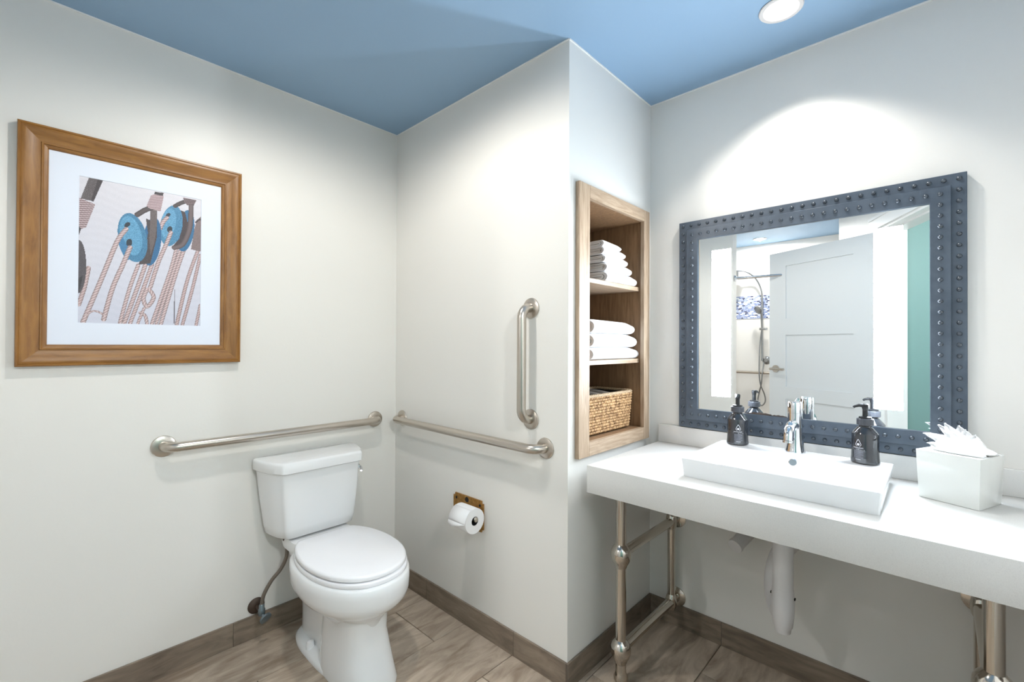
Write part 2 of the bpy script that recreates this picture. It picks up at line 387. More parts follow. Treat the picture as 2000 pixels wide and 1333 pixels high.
# ------------------------------------------------------------------ lit mirror with riveted frame
X0,X1,Z0,Z1 = 1.332,2.264,0.926,1.853
mir = thing('mirror', 'large lit vanity mirror in a riveted slate metal frame', 'mirror', ((X0+X1)/2,YD,Z0))
def rect_ring(mb_, i0, i1, y0, y1):
    """rectangular ring between insets i0 (outer) and i1 (inner), from y1 (back) to y0 (front)"""
    def r(i, y): return [(X0+i,y,Z0+i),(X1-i,y,Z0+i),(X1-i,y,Z1-i),(X0+i,y,Z1-i)]
    return mb_.loft([r(i0,y1),r(i0,y0),r(i1,y0),r(i1,y1),r(i0,y1)], False, False)
ofr = rect_ring(MB(),0,0.060,0.642,0.6665).build('outer_frame', M['slate'], mir, bevel=0.0012, seg=1, weld=True)
ifr = rect_ring(MB(),0.037,0.088,0.631,0.664).build('inner_frame', M['slate'], mir, bevel=0.0015, seg=1, weld=True)
MB().box(X0+0.080,X1-0.080,0.640,0.660,Z0+0.080,Z1-0.080).build('glass', M['mirror'], mir)
for a, b in ((1.479,1.556),(2.031,2.109)):
    MB().box(a,b,0.6385,0.6405,1.076,1.707).build('light_panel', M['strip'], mir)
rv = MB(); rv.lathe([(0.0074,0),(0.0072,0.0022),(0.0056,0.0050),(0.0028,0.0066),(0.0005,0.0071)], axis=(0,-1,0), n=10)
rv0 = rv.build('rivet', M['rivet'], None); rv0.parent = ofr
RL = root_loc(mir); first = True
def put(x, y, z, fr):
    global first
    p_ = Vector((x,y,z))-RL
    if first: rv0.location = p_; first = False
    else: dup(rv0, p_, fr)
for ins, y, n in ((0.0185,0.642,25),(0.0625,0.631,23)):
    a0,a1,b0,b1 = X0+ins,X1-ins,Z0+ins,Z1-ins
    for k in range(n):
        f = k/n; fr = ofr if ins < 0.03 else ifr
        put(a0+(a1-a0)*f,y,b1,fr); put(a1,y,b1+(b0-b1)*f,fr); put(a1+(a0-a1)*f,y,b0,fr); put(a0,y,b0+(b1-b0)*f,fr)
# brown corrosion blooming from the lower edge of the glass
for cx_, wd, h in ((1.668,0.050,0.011),(1.735,0.034,0.007)):
    pts = [(cx_+wd*math.cos(PI*i/14)*(1+0.1*math.sin(5*i)), Z0+0.086+h*math.sin(PI*i/14)*(1+0.15*math.sin(3*i))) for i in range(15)]
    n = len(pts); mb = MB(); mb.add([(x,0.6396,z) for x,z in pts]+[(x,0.6400,z) for x,z in pts], [tuple(range(n)),tuple(range(n,2*n))[::-1]]+[(i,(i+1)%n,n+(i+1)%n,n+i) for i in range(n)])
    mb.build('corrosion_spot', M['corrosion'], mir, smooth=0)['label'] = 'brown corrosion on the mirror edge'

# ------------------------------------------------------------------ vanity counter
CZ, CF, CL, CR = 0.842, 0.047, 1.232, 2.640
vt = thing('vanity_counter', 'thick white quartz vanity counter with backsplash', 'counter', (1.9,0.35,0.74))
sx0,sx1,sy0,sy1,sz = 1.546,2.088,0.157,0.572,0.906
yw = YD-0.0005; zb, zt = CZ-0.102, CZ-0.022; k_ = 0.022
mb = MB(); mb.add([(CL,CF,CZ),(CR,CF,CZ),(CR,yw,CZ),(CL,yw,CZ),(CL,CF,zb),(CR,CF,zb),(CL,yw,zb),(CL+k_,CF+k_,zb),(CR,CF+k_,zb),(CL+k_,yw,zb),(CL+k_,CF+k_,zt),(CR,CF+k_,zt),(CR,yw,zt),(CL+k_,yw,zt)],
    [(0,1,2,3),(0,4,5,1),(0,3,6,4),(4,7,8,5),(4,6,9,7),(7,10,11,8),(7,9,13,10),(10,13,12,11),(1,5,8,11,12,2),(3,2,12,13,9,6)])
mb.build('countertop', M['quartz'], vt, bevel=0.0015)
MB().box(CL,CR+0.2,0.645,YD-0.0005,CZ+0.0002,0.923).build('backsplash', M['quartz'], vt, bevel=0.0015)

# ------------------------------------------------------------------ vessel sink
sk = thing('vessel_sink', 'rectangular white ceramic sink sitting on the counter', 'sink', ((sx0+sx1)/2,(sy0+sy1)/2,CZ))
def rr(x0,x1,y0,y1,z,r,n=6):
    pts = []
    for cx_,cy_,a in ((x1-r,y1-r,0),(x0+r,y1-r,90),(x0+r,y0+r,180),(x1-r,y0+r,270)):
        for k in range(n+1):
            t_ = math.radians(a+90*k/n); pts.append((cx_+r*math.cos(t_),cy_+r*math.sin(t_),z))
    return pts
bx0,bx1,by0,by1 = sx0+0.014,sx1-0.014,sy0+0.014,0.455
mb = MB()
mb.loft([rr(sx0+0.006,sx1-0.006,sy0+0.006,sy1-0.004,CZ+0.0005,0.006),rr(sx0,sx1,sy0,sy1,sz-0.003,0.006),rr(sx0+0.0015,sx1-0.0015,sy0+0.0015,sy1-0.0015,sz-0.0007,0.006),rr(sx0+0.004,sx1-0.004,sy0+0.004,sy1-0.004,sz,0.006),
         rr(bx0-0.003,bx1+0.003,by0-0.003,by1+0.004,sz,0.012),rr(bx0,bx1,by0,by1,sz-0.004,0.014),rr(bx0+0.010,bx1-0.010,by0+0.010,by1-0.02,sz-0.05,0.03),rr(bx0+0.05,bx1-0.05,by0+0.05,by1-0.07,sz-0.058,0.03)])
bas = mb.build('basin', M['ceramic'], sk)
ox, oy, oz = 1.824, 0.4475, sz-0.022
mb = MB().lathe([(0.0135,0),(0.0135,0.003),(0.0115,0.0045)], (ox,oy,oz), (0,-0.93,0.37), 24); mb.build('overflow_ring', M['chrome'], bas)
MB().lathe([(0.0115,0.0045),(0.0114,0.0052)], (ox,oy,oz), (0,-0.93,0.37), 24).build('overflow_grille', M['valve'], bas)
MB().lathe([(0.028,0),(0.028,0.003),(0.02,0.005)], (1.815,0.29,sz-0.0578), n=28).build('drain', M['chrome'], bas)

# ------------------------------------------------------------------ faucet
FX, FY = 1.813, 0.535
fa = thing('faucet', 'chrome single-lever faucet at the back of the sink', 'faucet', (FX,FY,sz))
MB().lathe([(0.0325,0.0003),(0.0325,0.005),(0.0305,0.010),(0.0275,0.03),(0.0245,0.06),(0.0235,0.10),(0.0235,0.143)], (FX,FY,sz), n=40).build('body', M['chrome'], fa)
MB().lathe([(0.0225,0.1432),(0.0225,0.145),(0.0240,0.1455),(0.0240,0.181),(0.0225,0.184),(0.0100,0.185)], (FX,FY,sz), n=40).build('lever_cap', M['chrome'], fa)
MB().tube([(FX,FY+0.002,sz+0.176),(FX-0.003,FY+0.035,sz+0.181),(FX-0.004,FY+0.062,sz+0.186)], [0.0075,0.0065,0.006], 14).build('lever', M['chrome'], fa)
sp = catmull([(FX,FY-0.012,sz+0.095),(FX,FY-0.040,sz+0.104),(FX,FY-0.072,sz+0.102),(FX,FY-0.098,sz+0.085),(FX,FY-0.106,sz+0.056)], 6)
MB().tube(sp, [0.0165]*4+[0.0160]*(len(sp)-4), 24).build('spout', M['chrome'], fa)
MB().lathe([(0.0175,0),(0.0175,0.007),(0.015,0.008)], (FX,FY-0.1065,sz+0.049), (0,0.12,1), 24).build('aerator', M['chrome'], fa)

# ------------------------------------------------------------------ pump bottles
def bottle(bx, by, label, decal, nozzle):
    t = thing('pump_bottle', label, 'bottle', (bx,by,sz), 'soap pump bottles on the sink')
    prof = [(0.031,0.0004),(0.0375,0.001),(0.0395,0.004),(0.0395,0.007),(0.0380,0.022),(0.0372,0.045),(0.0370,0.097),(0.0362,0.100),(0.0205,0.119),(0.0175,0.120),(0.0175,0.123)]
    MB().lathe(prof, (bx,by,sz), n=40).build('body', M['bottle'], t, smooth=28)
    MB().lathe([(0.0160,0.121),(0.0160,0.1265)], (bx,by,sz), n=28).build('neck', M['black'], t)
    mb_ = MB(); n = 40
    def ring(r, z): return [(bx+(r+0.0006*(i%2))*math.cos(2*PI*i/n), by+(r+0.0006*(i%2))*math.sin(2*PI*i/n), sz+z) for i in range(n)]
    mb_.loft([ring(0.0222,0.1265),ring(0.0230,0.128),ring(0.0230,0.146),ring(0.0215,0.148)])
    mb_.build('collar', M['grey_plastic'], t, smooth=20)
    MB().lathe([(0.0175,0.148),(0.0175,0.153),(0.0120,0.154),(0.0075,0.155),(0.0075,0.178)], (bx,by,sz), n=28).build('pump_stem', M['black'], t)
    dx, dy = math.cos(math.radians(nozzle)), math.sin(math.radians(nozzle))
    mb_ = MB().lathe([(0.0075,0.176),(0.0092,0.184),(0.0095,0.194),(0.0060,0.197)], (bx,by,sz), n=24)
    mb_.tube([(bx-dx*0.004,by-dy*0.004,sz+0.190),(bx+dx*0.018,by+dy*0.018,sz+0.191),(bx+dx*0.030,by+dy*0.030,sz+0.187),(bx+dx*0.034,by+dy*0.034,sz+0.184)], [0.0062,0.0055,0.0042,0.0040], 14)
    mb_.build('pump_head', M['black'], t)
    # white print wrapped on the glass: drop outline, dot, one line of letters, a rule, small print
    a0 = math.radians(decal)
    zz = [p_[1] for p_ in prof[2:7]]; rrr = [p_[0] for p_ in prof[2:7]]
    def P(u, z):
        r = float(np.interp(z, zz, rrr))+0.0003; a = a0+u*1.25/0.037
        return (bx+r*math.cos(a), by+r*math.sin(a), sz+z)
    def strip(mm, pts, wd):
        for k in range(len(pts)-1):
            (u0,z0),(u1,z1) = pts[k],pts[k+1]; du,dz = u1-u0,z1-z0; L_ = math.hypot(du,dz) or 1; nx,nz = -dz/L_*wd/2,du/L_*wd/2
            mm.add([P(u0+nx,z0+nz),P(u0-nx,z0-nz),P(u1-nx,z1-nz),P(u1+nx,z1+nz)], [(0,1,2,3)])
    mm = MB()
    drop = [(0,0.0805)]+[(0.0062*math.sin(math.radians(q)),0.0645-0.0062*math.cos(math.radians(q))) for q in range(110,-111,-20)][0:0]
    arc = [(0.0064*math.sin(math.radians(q)), 0.0640-0.0064*math.cos(math.radians(q))) for q in range(100,0,-15)]
    half = [(0,0.0810),(0.0030,0.0745)]+arc[:6]
    strip(mm, half, 0.0011); strip(mm, [(-u,z) for u,z in half], 0.0011)
    for k in range(10):
        q0,q1 = 2*PI*k/10, 2*PI*(k+1)/10
        mm.add([P(0,0.0642),P(0.0034*math.cos(q0),0.0642+0.0040*math.sin(q0)),P(0.0034*math.cos(q1),0.0642+0.0040*math.sin(q1))], [(0,1,2)])
    rs = random.Random(3)
    u = -0.0125
    while u < 0.0115:                                   # letters too small to read, kept as strokes
        wd = rs.choice([0.0014,0.0018,0.0021])
        strip(mm, [(u,0.0515),(u,0.0545)], 0.0006); strip(mm, [(u,rs.choice([0.0543,0.0518])),(u+wd,rs.choice([0.0543,0.0518]))], 0.0006); strip(mm, [(u+wd,0.0515),(u+wd,0.0545)], 0.0006)
        u += wd+0.0011
    strip(mm, [(-0.015,0.0475),(0.0,0.0475),(0.014,0.0475)], 0.0009)
    strip(mm, [(-0.006,0.0150),(0.0,0.0150),(0.006,0.0150)], 0.0014)
    mm.build('printed_label', M['ink'], t, smooth=0)
    mm = MB()
    for k in range(9):
        z = 0.0440-0.0030*k; strip(mm, [(-0.0115,z),(-0.005,z),(0.0,z),(0.005,z),(0.0115 if k%3 else 0.006,z)], 0.0011)
    mm.build('small_print', M['ink_dim'], t, smooth=0)
    return t
bottle(1.617,0.530,'smoked pump bottle on the sink, left of the faucet',-70,-80)
bottle(2.018,0.520,'smoked pump bottle on the sink, right of the faucet',-114,-150)

# ------------------------------------------------------------------ tissue box
TB = Vector((2.240,0.488)); ta = math.radians(-22.5); tw, tdp, thh = 0.146, 0.142, 0.143
tbx = thing('tissue_box', 'white lacquered tissue box with a tissue fanned out on top', 'tissue box', (TB.x,TB.y,CZ))
def tb(x,y,z): return (TB.x+x*math.cos(ta)-y*math.sin(ta), TB.y+x*math.sin(ta)+y*math.cos(ta), CZ+z)
def tr(k,z): return [tb(sx_*tw/2*k, sy_*tdp/2*k, z) for sx_,sy_ in ((-1,-1),(1,-1),(1,1),(-1,1))]
MB().loft([tr(0.93,0.0005),tr(1.0,thh)]).build('box', M['lacquer'], tbx, bevel=0.0015)
# tissue: crumpled sheet, pleated into broad pointed petals on the left and lying over to the right
mt = MB(); h0 = thh+0.002
def petal(base, tip, wd, cup, n=8, m=6):
    b = Vector(base); e = Vector(tip); d = e-b; side = d.cross(Vector((0,1,0))).normalized(); rows = []
    for k in range(n+1):
        f = k/n; c = b+d*f; wdt = wd*((1-f)**0.8)*(0.75+0.6*f)
        rows.append([tb(*(c+side*wdt*q+Vector((0,cup*(1-q*q)*(0.3+f)+0.004*math.sin(q*7+k),0.0)))) for q in [2*i/m-1 for i in range(m+1)]])
    rows = [[(v[0],v[1],max(v[2],CZ+thh+0.001)) for v in r_] for r_ in rows]
    mt.add([v for r_ in rows for v in r_], [(k*(m+1)+i,k*(m+1)+i+1,(k+1)*(m+1)+i+1,(k+1)*(m+1)+i) for k in range(n) for i in range(m)])
for b_, t_, w_, c_ in [((0.01,0.03,0.012),(-0.072,0.050,0.062),0.024,0.010),((0.01,0.0,0.012),(-0.078,-0.005,0.040),0.026,-0.010),((0.01,-0.02,0.006),(-0.058,-0.030,0.016),0.020,-0.010),
                       ((0.01,0.02,0.008),(-0.044,0.020,0.074),0.030,0.008),((0.015,0.025,0.006),(-0.015,0.030,0.070),0.036,0.008),((0.02,0.015,0.004),(0.004,0.020,0.062),0.036,0.006),((0.02,0.0,0.004),(-0.030,-0.005,0.055),0.036,-0.008),((0.03,0.0,0.004),(0.030,0.010,0.052),0.042,0.006)]:
    petal((b_[0],b_[1],h0+b_[2]),(t_[0],t_[1],h0+t_[2]),w_,c_)
def sheet(x0, x1, y0, y1, top, seed, tail):
    NX, NY_ = 18, 12; rows = []
    for k in range(NX+1):
        f = k/NX; row = []
        for q in range(NY_+1):
            g = 2*q/NY_-1; edge = (1-abs(g)**2.4)*min(1,(f+0.04)*4)*(1-max(0,(f-0.72)/0.28)**2*(1-tail))
            z = h0+top*edge*(1-0.45*f)+0.0045*math.sin(g*6+f*5+seed)*edge+0.003*math.sin(f*17+g*3+seed)*edge
            row.append(tb(x0+(x1-x0)*f+0.008*math.sin(g*5+seed), (y0+y1)/2+(y1-y0)/2*g*(0.72+0.28*math.sin(PI*min(1,f*0.85+0.15)))-0.012*f, max(z,thh+0.0012)))
        rows.append(row)
    mt.add([v for r_ in rows for v in r_], [(k*(NY_+1)+i,k*(NY_+1)+i+1,(k+1)*(NY_+1)+i+1,(k+1)*(NY_+1)+i) for k in range(NX) for i in range(NY_)])
sheet(-0.052,0.066,-0.050,0.055,0.044,0.4,0.25)
sheet(-0.030,0.074,-0.030,0.060,0.030,2.1,0.5)
to = mt.build('tissue', M['tissue'], tbx, smooth=60)
sm = to.modifiers.new('thickness','SOLIDIFY'); sm.thickness = 0.0008

# ------------------------------------------------------------------ console leg frames
def leg_frame(x, label):
    t = thing('console_leg_frame', label, 'table leg', (x,0.16,0), 'polished pipe frames under the counter')
    yf, yb, zu, zl, bot = 0.160, 0.628, 0.497, 0.135, CZ-0.1
    ball = lambda z: [(0.0195,z-0.052),(0.0225,z-0.047),(0.024,z-0.040),(0.031,z-0.029),(0.037,z-0.014),(0.0385,z),(0.037,z+0.014),(0.031,z+0.026),(0.0235,z+0.034),(0.0195,z+0.038)]
    MB().lathe([(0.010,0.0003),(0.010,0.008),(0.018,0.012),(0.0265,0.022),(0.0270,0.032),(0.0215,0.046),(0.0195,0.060),(0.0195,0.09)], (x,yf,0), n=32).build('foot', M['nickel'], t)
    MB().lathe(ball(zl), (x,yf,0), n=36).build('ball_joint', M['nickel'], t)
    MB().cyl((x,yf,zl+0.03),(x,yf,zu-0.045),0.0195,32).build('leg', M['nickel'], t)
    MB().lathe(ball(zu), (x,yf,0), n=36).build('ball_joint', M['nickel'], t)
    MB().cyl((x,yf,zu+0.03),(x,yf,CZ-0.0225),0.0195,32).build('leg', M['nickel'], t)
    for z, ln in ((zu,'rail'),(zl,'rail')):
        MB().cyl((x,yf+0.03,z),(x,YD-0.006,z),0.0185,28).build(ln, M['nickel'], t)
        MB().lathe([(0.043,0),(0.043,0.006),(0.034,0.010),(0.020,0.013),(0.020,0.016)], (x,YD-0.0005,z), (0,-1,0), 32).build('wall_flange', M['nickel'], t)
        MB().lathe([(0.017,-0.034),(0.021,-0.026),(0.024,-0.012),(0.0245,0),(0.024,0.012),(0.021,0.026),(0.017,0.034)], (x,yb-0.02,z), n=28).build('joint', M['nickel'], t)
    MB().cyl((x,yb-0.02,zl+0.03),(x,yb-0.02,zu-0.03),0.0165,28).build('leg', M['nickel'], t)
leg_frame(1.313,'polished pipe leg frame under the counter, nearest the niche wall')
leg_frame(2.290,'polished pipe leg frame under the counter at the right edge')

# ------------------------------------------------------------------ drain trap and valve cover
tx, ty = 1.812, 0.36
tp = thing('sink_drain_trap', 'white insulated drain trap hanging under the sink', 'drain pipe', (tx,ty,0.33))
MB().lathe([(0.031,0.40),(0.031,0.73)], (tx,ty,0), n=32).build('tailpiece', M['pvc'], tp)
MB().lathe([(0.020,0.328),(0.0235,0.330),(0.0250,0.345),(0.029,0.350),(0.0335,0.39),(0.035,0.43),(0.0335,0.46),(0.031,0.48)], (tx,ty,0), n=32).build('trap_cover', M['pvc'], tp)
ub = catmull([(tx,ty,0.40),(tx-0.022,ty+0.040,0.375),(tx-0.048,ty+0.090,0.40),(tx-0.052,ty+0.105,0.46),(tx-0.040,ty+0.135,0.53),(tx-0.010,ty+0.20,0.565),(tx+0.006,YD-0.012,0.57)], 6)
MB().tube(ub, 0.030, 24).build('trap_arm', M['pvc'], tp)
MB().lathe([(0.045,0),(0.045,0.006),(0.036,0.011)], (tx+0.006,YD-0.0005,0.57), (0,-1,0), 28).build('wall_flange', M['pvc'], tp)
for a in (-1,1): MB().box(tx+a*0.033-0.004,tx+a*0.033+0.004,ty-0.006,ty+0.004,0.447,0.453).build('clip', M['dark'], tp)
vc = thing('valve_cover', 'white insulated supply valve cover on the wall under the sink', 'pipe cover', (1.625,YD,0.52))
MB().tube([(1.640,YD-0.001,0.545),(1.628,0.61,0.530),(1.612,0.545,0.505)], [0.026,0.028,0.026], 24).build('sleeve', M['pvc'], vc)
MB().lathe([(0.0275,0),(0.029,0.010),(0.0275,0.020)], (1.612,0.545,0.505), (-0.22,-0.9,-0.36), 24).build('cap', M['pvc'], vc)
MB().tube(catmull([(1.622,0.585,0.52),(1.640,0.565,0.60),(1.66,0.55,0.68),(1.66,0.55,0.735)],5), 0.007, 10).build('supply_hose', M['pvc'], vc)

# ------------------------------------------------------------------ wooden niche
nx = thing('wall_niche_shelf', 'recessed pale oak niche with two shelves in the return wall', 'shelf', (1.0,0.33,NZ0))
FO = (0.042,0.618,0.857,1.925); FI = (0.114,0.566,0.912,1.873)
fx0, fx1 = XC-0.010, XC+0.020
MB().box(XC+0.0004,fx1,FO[0],FI[0],FO[2],FO[3]).build('frame_stile', M['oak_v'], nx, bevel=0.0012, seg=1)
MB().box(XC+0.0004,fx1,FI[1],FO[1],FO[2],FO[3]).build('frame_stile', M['oak_v'], nx, bevel=0.0012, seg=1)
MB().box(XC+0.0004,fx1,FI[0],FI[1],FI[3],FO[3]).build('frame_rail', M['oak_h'], nx, bevel=0.0012, seg=1)
MB().box(XC+0.0004,fx1,FI[0],FI[1],FO[2],FI[2]).build('frame_rail', M['oak_h'], nx, bevel=0.0012, seg=1)
NB = 0.850; i0,i1 = N0+0.001,N1-0.001
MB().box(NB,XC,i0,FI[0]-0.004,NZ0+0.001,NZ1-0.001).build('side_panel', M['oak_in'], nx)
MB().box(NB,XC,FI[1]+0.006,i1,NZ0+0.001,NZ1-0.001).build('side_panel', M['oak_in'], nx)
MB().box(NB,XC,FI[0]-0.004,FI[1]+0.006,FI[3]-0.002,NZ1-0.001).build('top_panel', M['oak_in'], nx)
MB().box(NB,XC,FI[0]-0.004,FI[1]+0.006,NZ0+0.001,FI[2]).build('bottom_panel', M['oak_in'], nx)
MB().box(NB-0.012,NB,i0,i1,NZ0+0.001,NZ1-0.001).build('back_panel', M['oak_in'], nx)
SH = (1.567,1.231)
for z in SH: MB().box(NB,XC-0.010,FI[0]-0.004,FI[1]+0.006,z-0.019,z).build('shelf', M['oak_h'], nx, bevel=0.001, seg=1)

# ------------------------------------------------------------------ towels: sheets folded so the round fold faces the room
def towel(xf, xb, y0, y1, z0, h, label, group, layers=2, slope=0.0, seed=0, gap=0.0):
    """fold at xf (front), open end at xb (back); ends of the layers show on the y0 side"""
    rnd = random.Random(seed); mb_ = MB()
    th = h/(2*layers)*0.98
    for L_ in range(layers):
        ro = h/2-L_*th; ri = max(ro-th*0.94, 0.0008); zc = z0+h/2; xe = xf-h/2-L_*0.004
        bulge = 0.004 if L_==0 else 0
        out = [(xb+rnd.uniform(0,0.006),zc-ro)]+[(xb+(xe-xb)*k/6,zc-ro+ (0 if k<6 else 0)) for k in range(1,6)]
        out += [(xe+(ro+bulge)*math.cos(a),zc+ro*math.sin(a)) for a in [(-90+180*k/12)*PI/180 for k in range(13)]]
        out += [(xb+(xe-xb)*k/6,zc+ro+0.0015*math.sin(k*1.7+seed)) for k in range(5,0,-1)]+[(xb+rnd.uniform(0,0.006),zc+ro)]
        inn = [(xb+0.002,zc-ri)]+[(xb+(xe-xb)*k/6,zc-ri) for k in range(1,6)]
        inn += [(xe+ri*math.cos(a),zc+ri*math.sin(a)) for a in [(-90+180*k/12)*PI/180 for k in range(13)]]
        inn += [(xb+(xe-xb)*k/6,zc+ri) for k in range(5,0,-1)]+[(xb+0.002,zc+ri)]
        n = len(out); sec = out+inn[::-1]; m_ = len(sec); NY = 14; rings = []
        ya, yb_ = y0+rnd.uniform(0,0.004)+(L_*0.002), y1-rnd.uniform(0,0.004)
        for k in range(NY+1):
            f = k/NY; y = ya+(yb_-ya)*f
            e = min(1, (1-f)*NY/2.2, 0.45+f*NY/1.5)      # soften both ends
            zs_ = slope*(0.5-f)
            rings.append([(x, y+0.002*math.sin(x*60+seed), z0+ (zc-z0)*(1-(0.55+0.45*e))*0 + zs_*((z-z0)/h) + ((z-zc)*(0.80+0.20*e)+zc-z0 - (h/2)*(0.20-0.20*e)*0.9)) for x, z in sec])
        fs0 = [(i,i+1,m_-2-i,m_-1-i) for i in range(n-1)]
        base = len(mb_.v)
        mb_.loft(rings, False, False)
        mb_.f += [tuple(base+q for q in f) for f in fs0]+[tuple(base+NY*m_+q for q in f)[::-1] for f in fs0]
    o = mb_.build('folded_towel', M['towel'], None, smooth=55, origin=((xf+xb)/2,(y0+y1)/2,z0))
    return tag(o, label, 'towel', group)
g1 = 'hand towels on the upper shelf'; g2 = 'bath towels on the middle shelf'
z = SH[0]+0.0005; XB = 0.93
specs = [(1.166,0.285,0.548,0.046,'bottom folded white hand towel of the upper stack, its fold hanging open',2,0.0,1),
         (1.160,0.295,0.512,0.038,'second folded white hand towel from the bottom of the upper stack',3,0.0,2),
         (1.158,0.285,0.482,0.032,'middle folded white hand towel of the upper stack',2,0.0,3),
         (1.158,0.275,0.462,0.031,'second folded white hand towel from the top of the upper stack',3,0.004,4),
         (1.150,0.285,0.440,0.029,'topmost folded white hand towel of the upper stack, slumping to one side',2,0.008,5)]
for xf,y0,y1,h,lb,ly,sl,sd in specs:
    towel(xf,XB,y0,y1,z,h,lb,g1,ly,sl,sd); z += h+0.0006
z = SH[1]+0.0005
for xf,y0,y1,h,lb,ly,sl,sd in [(1.164,0.185,0.572,0.052,'bottom folded white bath towel on the middle shelf',2,0,6),(1.162,0.190,0.556,0.060,'middle folded white bath towel on the middle shelf',3,0,7),(1.158,0.200,0.545,0.056,'topmost folded white bath towel on the middle shelf',3,0.006,8)]:
    towel(xf,XB,y0,y1,z,h,lb,g2,ly,sl,sd); z += h+0.0006

# ------------------------------------------------------------------ woven basket
bk = thing('woven_basket', 'woven natural fibre basket at the bottom of the niche', 'basket', (1.05,0.35,FI[2]))
KX0,KX1,KY0,KY1,KZ0,KZ1 = 0.93,1.158,0.135,0.556,FI[2]+0.001,FI[2]+0.172
def perim(k, inset=0.0):
    """points of a rounded rectangle by arc length"""
    x0,x1,y0,y1 = KX0+inset,KX1-inset,KY0+inset,KY1-inset; r = 0.03; pts = rr(x0,x1,y0,y1,0,r,6)
    pts = [Vector((p_[0],p_[1])) for p_ in pts]; seg = [(pts[(i+1)%len(pts)]-pts[i]).length for i in range(len(pts))]; T_ = sum(seg); s_ = (k%1)*T_
    for i, L_ in enumerate(seg):
        if s_ <= L_: a = pts[i].lerp(pts[(i+1)%len(pts)], s_/L_ if L_ else 0); d = (pts[(i+1)%len(pts)]-pts[i]).normalized(); return a, d
        s_ -= L_
    return pts[0], Vector((1,0))
wv = MB(); rows_n = 13; rh = (KZ1-KZ0-0.012)/rows_n; cols_n = 58; rnd = random.Random(11)
for r_ in range(rows_n):
    zc = KZ0+0.006+rh*(r_+0.5); tap = 0.010*(1-r_/rows_n)
    for c_ in range(cols_n):
        k = (c_+0.5*(r_%2)+rnd.uniform(-0.12,0.12))/cols_n; a, d = perim(k, 0.008+tap); nrm = Vector((d.y,-d.x))
        ln = 0.0135+rnd.uniform(-0.001,0.002); tilt = rnd.uniform(0.15,0.42)*(1 if r_%2 else 1); rad = rh*0.50+rnd.uniform(-0.0006,0.0008)
        pts = []
        for q in (-1,-0.5,0,0.5,1):
            out = 0.0085*(1-q*q)-0.003; v = a+d*ln*q+nrm*out; pts.append((v.x,v.y,zc+tilt*rad*q*1.3+rnd.uniform(-0.0007,0.0007)))
        wv.tube(pts, [rad*0.45,rad*0.9,rad,rad*0.9,rad*0.45], 6)
wo = wv.build('weave', M['fibre'], bk, smooth=60); wo['kind'] = 'stuff'
rm = MB()
for strand in range(2):
    pts = []
    for k in range(241):
        a, d = perim(k/240, 0.007); nrm = Vector((d.y,-d.x)); ph = k/240*2*PI*44+strand*PI
        v = a+nrm*0.0035*math.cos(ph); pts.append((v.x,v.y,KZ1-0.004+0.0035*math.sin(ph)))
    rm.tube(pts, 0.0050, 6)
rm.build('rim', M['rim'], bk, smooth=60)
mb = MB(); inn = lambda z,i: [(x,y,z) for x,y,_ in rr(KX0+i,KX1-i,KY0+i,KY1-i,0,0.025,5)]
mb.loft([inn(KZ0+0.002,0.022),inn(KZ1-0.008,0.012),inn(KZ1-0.008,0.015),inn(KZ0+0.006,0.025)], True, True)
mb.build('lining', M['dark'], bk)
# rolled grey cloths just showing over the rim
for i_, (y, x) in enumerate(((0.20,1.05),(0.30,1.05),(0.385,1.04))):
    mb = MB(); pts = [(x-0.085,y,KZ1-0.030),(x,y+0.004,KZ1-0.024),(x+0.080,y,KZ1-0.030)]; mb.tube(catmull(pts,5), 0.030, 16)
    tag(mb.build('rolled_cloth', M['rolled'] if 'rolled' in M else M.setdefault('rolled', mat('grey_cloth', srgb(120,112,104), 0.95, bump=(300,0.5,0.002))), None, origin=(x,y,KZ0)),
        ['grey cloth roll in the basket, nearest the room corner','grey cloth roll in the middle of the basket','grey cloth roll in the basket, nearest the mirror'][i_], 'cloth', 'cloth rolls in the basket')

# ------------------------------------------------------------------ grab bars
def bar(label, p0, p1, nrm, off=0.060, r=0.0185):
    p0, p1, nrm = Vector(p0), Vector(p1), Vector(nrm); d = (p1-p0).normalized(); R_ = 0.045
    t = thing('grab_bar', label, 'grab bar', (p0+p1)/2, 'stainless grab bars')
    pts = [p0+nrm*0.004]
    for k in range(9):
        a = math.radians(90*k/8); pts.append(p0+nrm*(off-R_+R_*math.sin(a))+d*(R_-R_*math.cos(a)))
    for k in range(9):
        a = math.radians(90*k/8); pts.append(p1+nrm*(off-R_+R_*math.cos(a))-d*(R_-R_*math.sin(a)))
    pts.append(p1+nrm*0.004)
    MB().tube(pts, r, 28).build('bar', M['steel'], t)
    for p in (p0,p1):
        MB().lathe([(0.0405,0.0003),(0.0415,0.003),(0.040,0.007),(0.034,0.0095),(r+0.002,0.011)], p, nrm, 40).build('flange', M['steel'], t)
bar('long stainless grab bar on the left wall above the toilet tank',(0,-1.034,0.893),(0,-0.127,0.893),(1,0,0))
bar('horizontal stainless grab bar on the wall right of the toilet',(0.072,0,0.893),(1.072,0,0.888),(0,-1,0))
bar('short vertical stainless grab bar near the wall edge',(0.995,0,0.993),(0.995,0,1.443),(0,-1,0))

